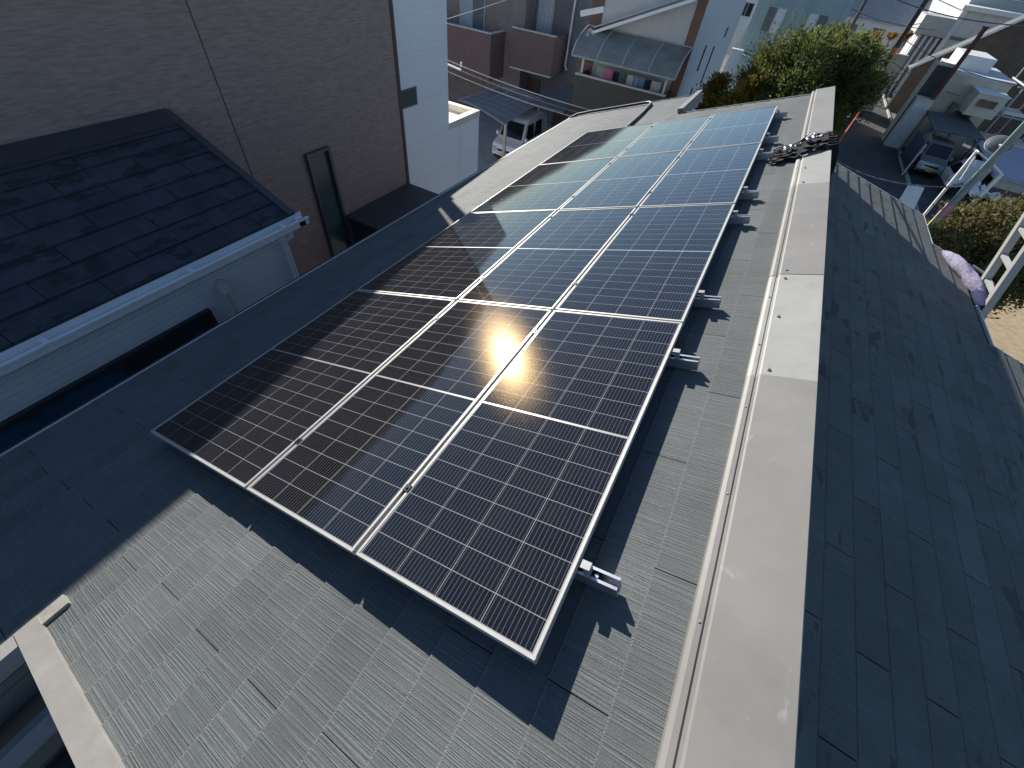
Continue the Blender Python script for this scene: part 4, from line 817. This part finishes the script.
MB().box((13.1, 42.4, ZG), (13.3, 43.05, -3.4)).build('downpipe', WIREM, acu)
rk = thing('scaffold', 'cluttered pipe scaffold with planks at the right edge beyond the pole', 'scaffold', (19, 45, ZG))
def pipe(a, b, r=.05): MB().tube([a, b], r, 6).build('pipe', WIREL, rk)
for i in range(4):
    for j in range(2): pipe((15.8 + i * 1.5, 42.5 + j * 2.6, ZG), (15.8 + i * 1.5, 42.5 + j * 2.6, -1.2))
for k in range(3):
    z = -5.0 + k * 1.5
    for j in range(2): pipe((15.5, 42.5 + j * 2.6, z), (20.8, 42.5 + j * 2.6, z))
    for i in range(4): pipe((15.8 + i * 1.5, 42.2, z + .08), (15.8 + i * 1.5, 45.6, z + .08))
for k in range(3):
    for i in range(3):
        for q in range(2):
            if random.random() < .75: MB().box((15.9 + i * 1.5, 42.6 + q * 1.2, -4.9 + k * 1.5), (17.1 + i * 1.5, 43.3 + q * 1.2 + random.random() * .4, -4.82 + k * 1.5)).build('plank', random.choice([WHITE, ROOFBR, CREAM, FENCEG]), rk)
for (x, y, w_, d_, h_, m_, nm) in ((15.9, 39.6, 1.6, 1.2, 1.7, FENCEG, 'dark cabinet standing below the scaffold'), (17.8, 40.2, 1.9, 1.3, 1.2, ROOFBR, 'brown slatted crate below the scaffold at the right edge')):
    cbx = thing('storage_cabinet', nm, 'cabinet', (x + w_ / 2, y + d_ / 2, ZG)); MB().box((x, y, ZG), (x + w_, y + d_, ZG + h_)).build('case', m_, cbx); MB().box((x - .05, y - .05, ZG + h_), (x + w_ + .05, y + d_ + .05, ZG + h_ + .06)).build('lid', WIREL, cbx)
br = thing('brown_gable_house', 'brown ribbed gable wall with a white barge board at upper right', 'house', (17, 58, ZG))
g0, g1 = at(909, 69, Y=54), at(1024, 19, Y=54); sl_ = (g1.z - g0.z) / (g1.x - g0.x); rx = g1.x + 1.2; rz_ = g1.z + 1.2 * sl_; ex = rx + (rx - g0.x)
MB().prism([(g0.x + .3, 54.3, ZG), (ex - .3, 54.3, ZG), (ex - .3, 54.3, g0.z - .05), (rx, 54.3, rz_ - .1), (g0.x + .3, 54.3, g0.z + .1)], (0, .5, 0)).build('wall', ROOFBR, br)
for a_, b_ in ((g0, Vector((rx, 54, rz_))), (Vector((ex, 54, g0.z)), Vector((rx, 54, rz_)))):
    nv = Vector((-(b_ - a_).z, 0, (b_ - a_).x)).normalized(); nv = nv if nv.z > 0 else -nv
    MB().prism([a_ + nv * .02, b_ + nv * .02, b_ + nv * .14, a_ + nv * .14], (0, 1.0, 0)).build('roof', FENCEG, br)
    MB().prism([a_ - nv * .04, b_ - nv * .04, b_ + nv * .15, a_ + nv * .15], (0, -.08, 0)).build('barge_board', EDGEM, br)
wf = thing('factory', 'large white factory with finned corner bay at upper right', 'building', (24, 72, ZG))
FW_ = mat('white_factory_wall', (0.42, 0.42, 0.41), 0.7, 0, 0.08, 0.6)
MB().box((13.9, 62.4, ZG), (40, 84, .2)).build('wall', ribs('white_factory_cladding', (0.60, 0.60, 0.59), 0, .35, 0.004, 0.7, 0.08, 0.85, 0.03), wf)
MB().box((13.75, 62.2, ZG), (14.15, 62.399, .2)).build('corner_column', WHITE, wf)
MB().box((11.75, 62.8, ZG), (13.72, 66, -1.75)).build('bay', FW_, wf)
for i in range(4): MB().box((11.8 + i * .5, 62.2, ZG), (11.98 + i * .5, 62.799, -1.8)).build('fin', WHITE, wf)
MB().box((11.3, 61.9, -1.749), (13.74, 66, -.45)).build('bay_head', FW_, wf)
MB().box((13.6, 62.0, .2), (40.2, 84.2, .5)).build('cornice', WHITE, wf)
MB().box((14.2, 62.25, -1.75), (40, 62.39, -1.55)).build('pipe_run', WIREM, wf)
MB().box((14.5, 66, .5), (38, 82, 3.2)).build('upper_storey', FW_, wf)
for i in range(5): win(wf, 16.5 + i * 3.6, 18.5 + i * 3.6, 1.2, 2.3, 66, WHITE, GLASS)
MB().box((14.3, 65.6, 3.2), (38.3, 82.3, 3.45)).build('cornice', WIREL, wf)
rp_ = at(960, 62, Y=42.3); rpo = thing('steel_post', 'rusty red steel post standing before the cream house', 'post', (rp_.x, 42.3, ZG))
zt_ = at(986, 28, Y=42.3).z; MB().box((rp_.x - .11, 42.2, ZG), (rp_.x + .11, 42.4, zt_)).build('shaft', RUST, rpo); MB().box((rp_.x - .16, 42.16, zt_), (rp_.x + .16, 42.44, zt_ + .06)).build('cap_plate', RUST, rpo)
# dark utility poles further along the road
for i, (x, y, Y_, lab) in enumerate(((898, 45, 46, 'dark slim utility pole with an orange band right of the pine'), (855, 20, 60, 'far dark utility pole behind the pine and green building'))):
    p = at(x, y, Y=Y_); t = thing('utility_pole', lab, 'utility pole', (p.x, Y_, ZG))
    MB().tube([(p.x, Y_, ZG), (p.x, Y_, 7)], [.17, .12], 12).build('pole', mat('dark_pole', (0.07, 0.06, 0.055), 0.8), t, smooth=True)
    if i == 0: zb_ = at(894, 51, Y=Y_).z; MB().tube([(p.x, Y_, zb_ - .2), (p.x, Y_, zb_ + .2)], .2, 12).build('band', mat('orange_band', (0.7, 0.16, 0.06), 0.6), t)
    MB().bar((p.x - 1, Y_, 4.5), (p.x + 1, Y_, 4.5), .1, .1).build('crossarm', STEEL, t)
# distant houses behind the trees
def far_house(px, py, Y, wx, dz, h, wm, rm_, lab, nwin=3):
    c = at(px, py, Y=Y); z1 = c.z; t = thing('distant_house', lab, 'house', (c.x, Y + 4, ZG))
    MB().box((c.x - wx / 2, Y, ZG), (c.x + wx / 2, Y + 8, z1)).build('wall', wm, t)
    MB().prism([(c.x - wx / 2 - .4, Y - .4, z1), (c.x + wx / 2 + .4, Y - .4, z1), (c.x + wx / 2 + .4, Y + 4, z1 + dz), (c.x - wx / 2 - .4, Y + 4, z1 + dz)], (0, .01, .12)).build('roof', rm_, t)
    r = MB(); r.hexa([Vector(p) for p in ((c.x - wx / 2 - .4, Y + 4.0, z1 + dz), (c.x + wx / 2 + .4, Y + 4.0, z1 + dz), (c.x + wx / 2 + .4, Y + 8.4, z1), (c.x - wx / 2 - .4, Y + 8.4, z1), (c.x - wx / 2 - .4, Y + 4.0, z1 + dz + .12), (c.x + wx / 2 + .4, Y + 4.0, z1 + dz + .12), (c.x + wx / 2 + .4, Y + 8.4, z1 + .12), (c.x - wx / 2 - .4, Y + 8.4, z1 + .12))]); r.build('roof', rm_, t)
    for i in range(nwin):
        x = c.x - wx / 2 + wx * (i + .5) / nwin; win(t, x - .6, x + .6, z1 - 1.7, z1 - .6, Y, ALU, GLASS)
ROOFBL = mat('blue_grey_tiles', (0.16, 0.19, 0.24), 0.5, 0, 0.25, 3); PALEB = mat('pale_blue_wall', (0.45, 0.50, 0.56), 0.7, 0, 0.1)
far_house(884, 22, 78, 9, 2.2, 4, PALEB, ROOFBL, 'pale blue house far behind the pine with three windows')
far_house(915, 6, 96, 12, 2.5, 4, WHITE, ROOFBL, 'white house far off between the slim pole and the factory', 4)
far_house(845, -6, 110, 14, 2.5, 4, PALEB, ROOFBL, 'blue grey house farthest along the road at the top edge', 4)
far_house(752, -4, 70, 9, 2.0, 4, WHITE, ROOFBR, 'white house far behind, between the white and green buildings', 3)
far_house(1000, -30, 110, 16, 2.5, 5, WHITE, ROOFBL, 'tall white house far off behind the factory', 5)
p0, p1 = at(850, 46, Y=52), at(893, 50, Y=52); gw = thing('wall', 'long grey garden wall behind the pine with shrubs on top', 'wall', ((p0.x + p1.x) / 2, 52, ZG))
MB().box((p0.x, 52, ZG), (10.5, 52.3, p0.z)).build('panel', CONC, gw); MB().box((p0.x - .03, 51.95, p0.z), (10.53, 52.35, p0.z + .1)).build('coping', CONC, gw)
for (x, y, r_, Y_, lab) in ((906, 36, 2.6, 60, 'orange autumn bush right of the slim pole foot'), (878, 36, 3, 62, 'brownish autumn bush behind the grey garden wall'), (892, 36, 2.4, 61, 'small orange bush between two others behind the wall'), (733, 15, 4, 50, 'reddish bush between the white house and green building')):
    b_ = bl(x, y, r_, Y_); tree('shrub', lab, 'shrub', (b_[0][0], Y_, ZG), [b_], 500, .16, LEAFO, int(x), .06, None, 25, .2)
pf_ = at(884, 62, Y=63); fh = thing('small_shed', 'small pale blue striped shed beside the slim pole at the road', 'shed', (pf_.x, 64, ZG))
MB().box((pf_.x - .9, 63, ZG), (pf_.x + .9, 65, pf_.z)).build('wall', ribs('blue_white_sheet', (0.45, 0.55, 0.62), 0, 2.5, 0.01, 0.5, 0.1, 0.6, 0.3), fh); MB().box((pf_.x - 1.0, 62.9, pf_.z + .001), (pf_.x + 1.0, 65.1, pf_.z + .1)).build('roof', ROOFGR, fh)

# ------------------------------------------------------------------ wires
def wire(a, b, lab, r=.012, m=WIREM, sag=.15, group=None):
    a = Vector(a); b = Vector(b); pts = []
    for i in range(17):
        t = i / 16; p = a.lerp(b, t); p.z -= sag * 4 * t * (1 - t); pts.append(p)
    single(MB().tube(pts, r, 6), 'cable', m, lab, 'cable', group, smooth=True)
wire(at(436, 55, Y=16.5), at(640, 122, Y=19), 'upper pale power cable crossing above the carport', .016, WIREL, .2)
wire(at(436, 60, Y=16.8), at(606, 120, Y=19), 'middle power cable crossing above the carport', .02, WIREM, .15)
wire(at(436, 66, Y=16.2), at(600, 124, Y=18), 'lowest thin power cable crossing above the carport', .012, WIREL, .15)
wire(at(440, 21, Y=14), at(540, -12, Y=15), 'thin pale cable slanting before the left balcony window', .008, WIREL, .02)
wire(at(836, 160, Y=20), at(952, 187, Y=18.0), 'grey cable crossing the road above the silver van to the pole', .022, WIREM, .25)
wire(at(846, -5, Y=50), at(935, 20, Y=50), 'curved white cable high over the far houses', .03, WIREL, .9)
wire(at(880, -8, Y=40), at(1030, 26, Y=38), 'dark cable across the white factory front', .03, WIREM, .3)
wire(at(850, 8, Y=45), at(935, 30, Y=45), 'thin dark cable from the far pole over the grey garden wall', .02, WIREM, .2)
wire(at(905, 40, Y=44), at(1030, 88, Y=40), 'dark cable running down over the cream house roof', .02, WIREM, .3)
wire(at(893, 62, Y=46), at(960, 96, Y=42.5), 'short dark cable from the slim pole to the cream house wall', .02, WIREM, .15)
ins = at(459, 66, Y=16.2); it = thing('cable_clamp', 'pale cable clamp on the lowest wire by the white wall', 'clamp', tuple(ins)); MB().bar(at(447, 64, Y=16.2), at(461, 70, Y=16.2), .06, .05).build('body', PLASTIC, it); MB().tube([ins + Vector((.1, 0, .0)), ins + Vector((.1, 0, .14))], .03, 8).build('insulator', PLASTIC, it)

# ------------------------------------------------------------------ safety harness and lifeline on the ridge
hs = thing('safety_harness', 'black safety harness and white rope piled across the ridge cap', 'harness', tuple(pl(3.0, 5.05, RH)))
g = np.random.default_rng(11)
def wob(u0, v0, u1, v1, h0, h1, k=14, amp=.03, dip=True):
    out_ = []
    for i in range(k):
        t = i / (k - 1); u = u0 + (u1 - u0) * t; base = RH + (.05 if u > 3.05 else .012)
        out_.append(pl(u + g.normal() * amp * .3, v0 + (v1 - v0) * t + g.normal() * amp, base + h0 + (h1 - h0) * t + abs(g.normal()) * .008 + .018 * math.sin(math.pi * t)))
    return out_
for i in range(13):
    a_ = 4.82 + i * .032; st = MB(); pts = wob(2.79 + g.random() * .06, a_, 3.28, a_ + .12 + g.random() * .15, .004 + .008 * (i % 4), .008 + .012 * (i % 4))
    for p, q in zip(pts, pts[1:]): st.bar(p, q + (q - p) * .15, .045, .008, up=N)
    st.build('strap', BLACKF, hs)
for i in range(2):
    a_ = 4.98 + i * .05; MB().tube(wob(2.9 + .03 * i, a_ + .1, 3.2, a_ + .3, .035, .05, 16, .03), .009, 8).build('rope', WHITEF, hs, smooth=True)
pk = MB(); pk.tube([pl(2.95, 5.12, RH + .03), pl(3.02, 5.16, RH + .06), pl(3.10, 5.2, RH + .08)], [.022, .035, .025], 10); pk.build('pouch', BLACKF, hs, smooth=True)
pk = MB(); pk.tube([pl(3.08, 5.34, RH + .075), pl(3.13, 5.36, RH + .09), pl(3.19, 5.37, RH + .08)], [.022, .032, .02], 10); pk.build('glove', WHITEF, hs, smooth=True)
for (u_, v_, h_) in ((2.93, 5.02, .10), (3.10, 5.06, .15)):
    c_ = pl(u_, v_, RH + h_); MB().tube([c_ + U * .03 * math.cos(a_ * math.pi / 6) + V * .045 * math.sin(a_ * math.pi / 6) for a_ in range(13)], .007, 6, cap=False).build('carabiner', STEEL, hs, smooth=True)
hang = MB()
for i in range(4):
    v_ = 5.0 + i * .09; pts = [pl(3.25, v_, RH + .09), pl(3.30, v_, RH + .085), pl(3.325, v_ + .01, RH + .03), pl(3.335, v_ + .02, RH - .12), pl(3.33 - .03, v_ + .03, RH - .30 - .04 * i)]
    for p, q in zip(pts, pts[1:]): hang.bar(p, q, .05, .010, up=(0, 1, 0))
hang.build('hanging_strap', BLACKF, hs)
MB().tube([pl(3.31, 5.35, RH + .07), pl(3.345, 5.38, RH - .02), pl(3.35, 5.30, RH - .15), pl(3.34, 5.2, RH - .27), pl(3.36, 5.08, RH - .30)], .014, 8).build('red_cord', REDR, hs, smooth=True)
wire(pl(3.345, 5.42, RH - .02), at(862, 108, Y=20.0), 'red lifeline rope running from the harness towards the pine', .010, REDR, .05)
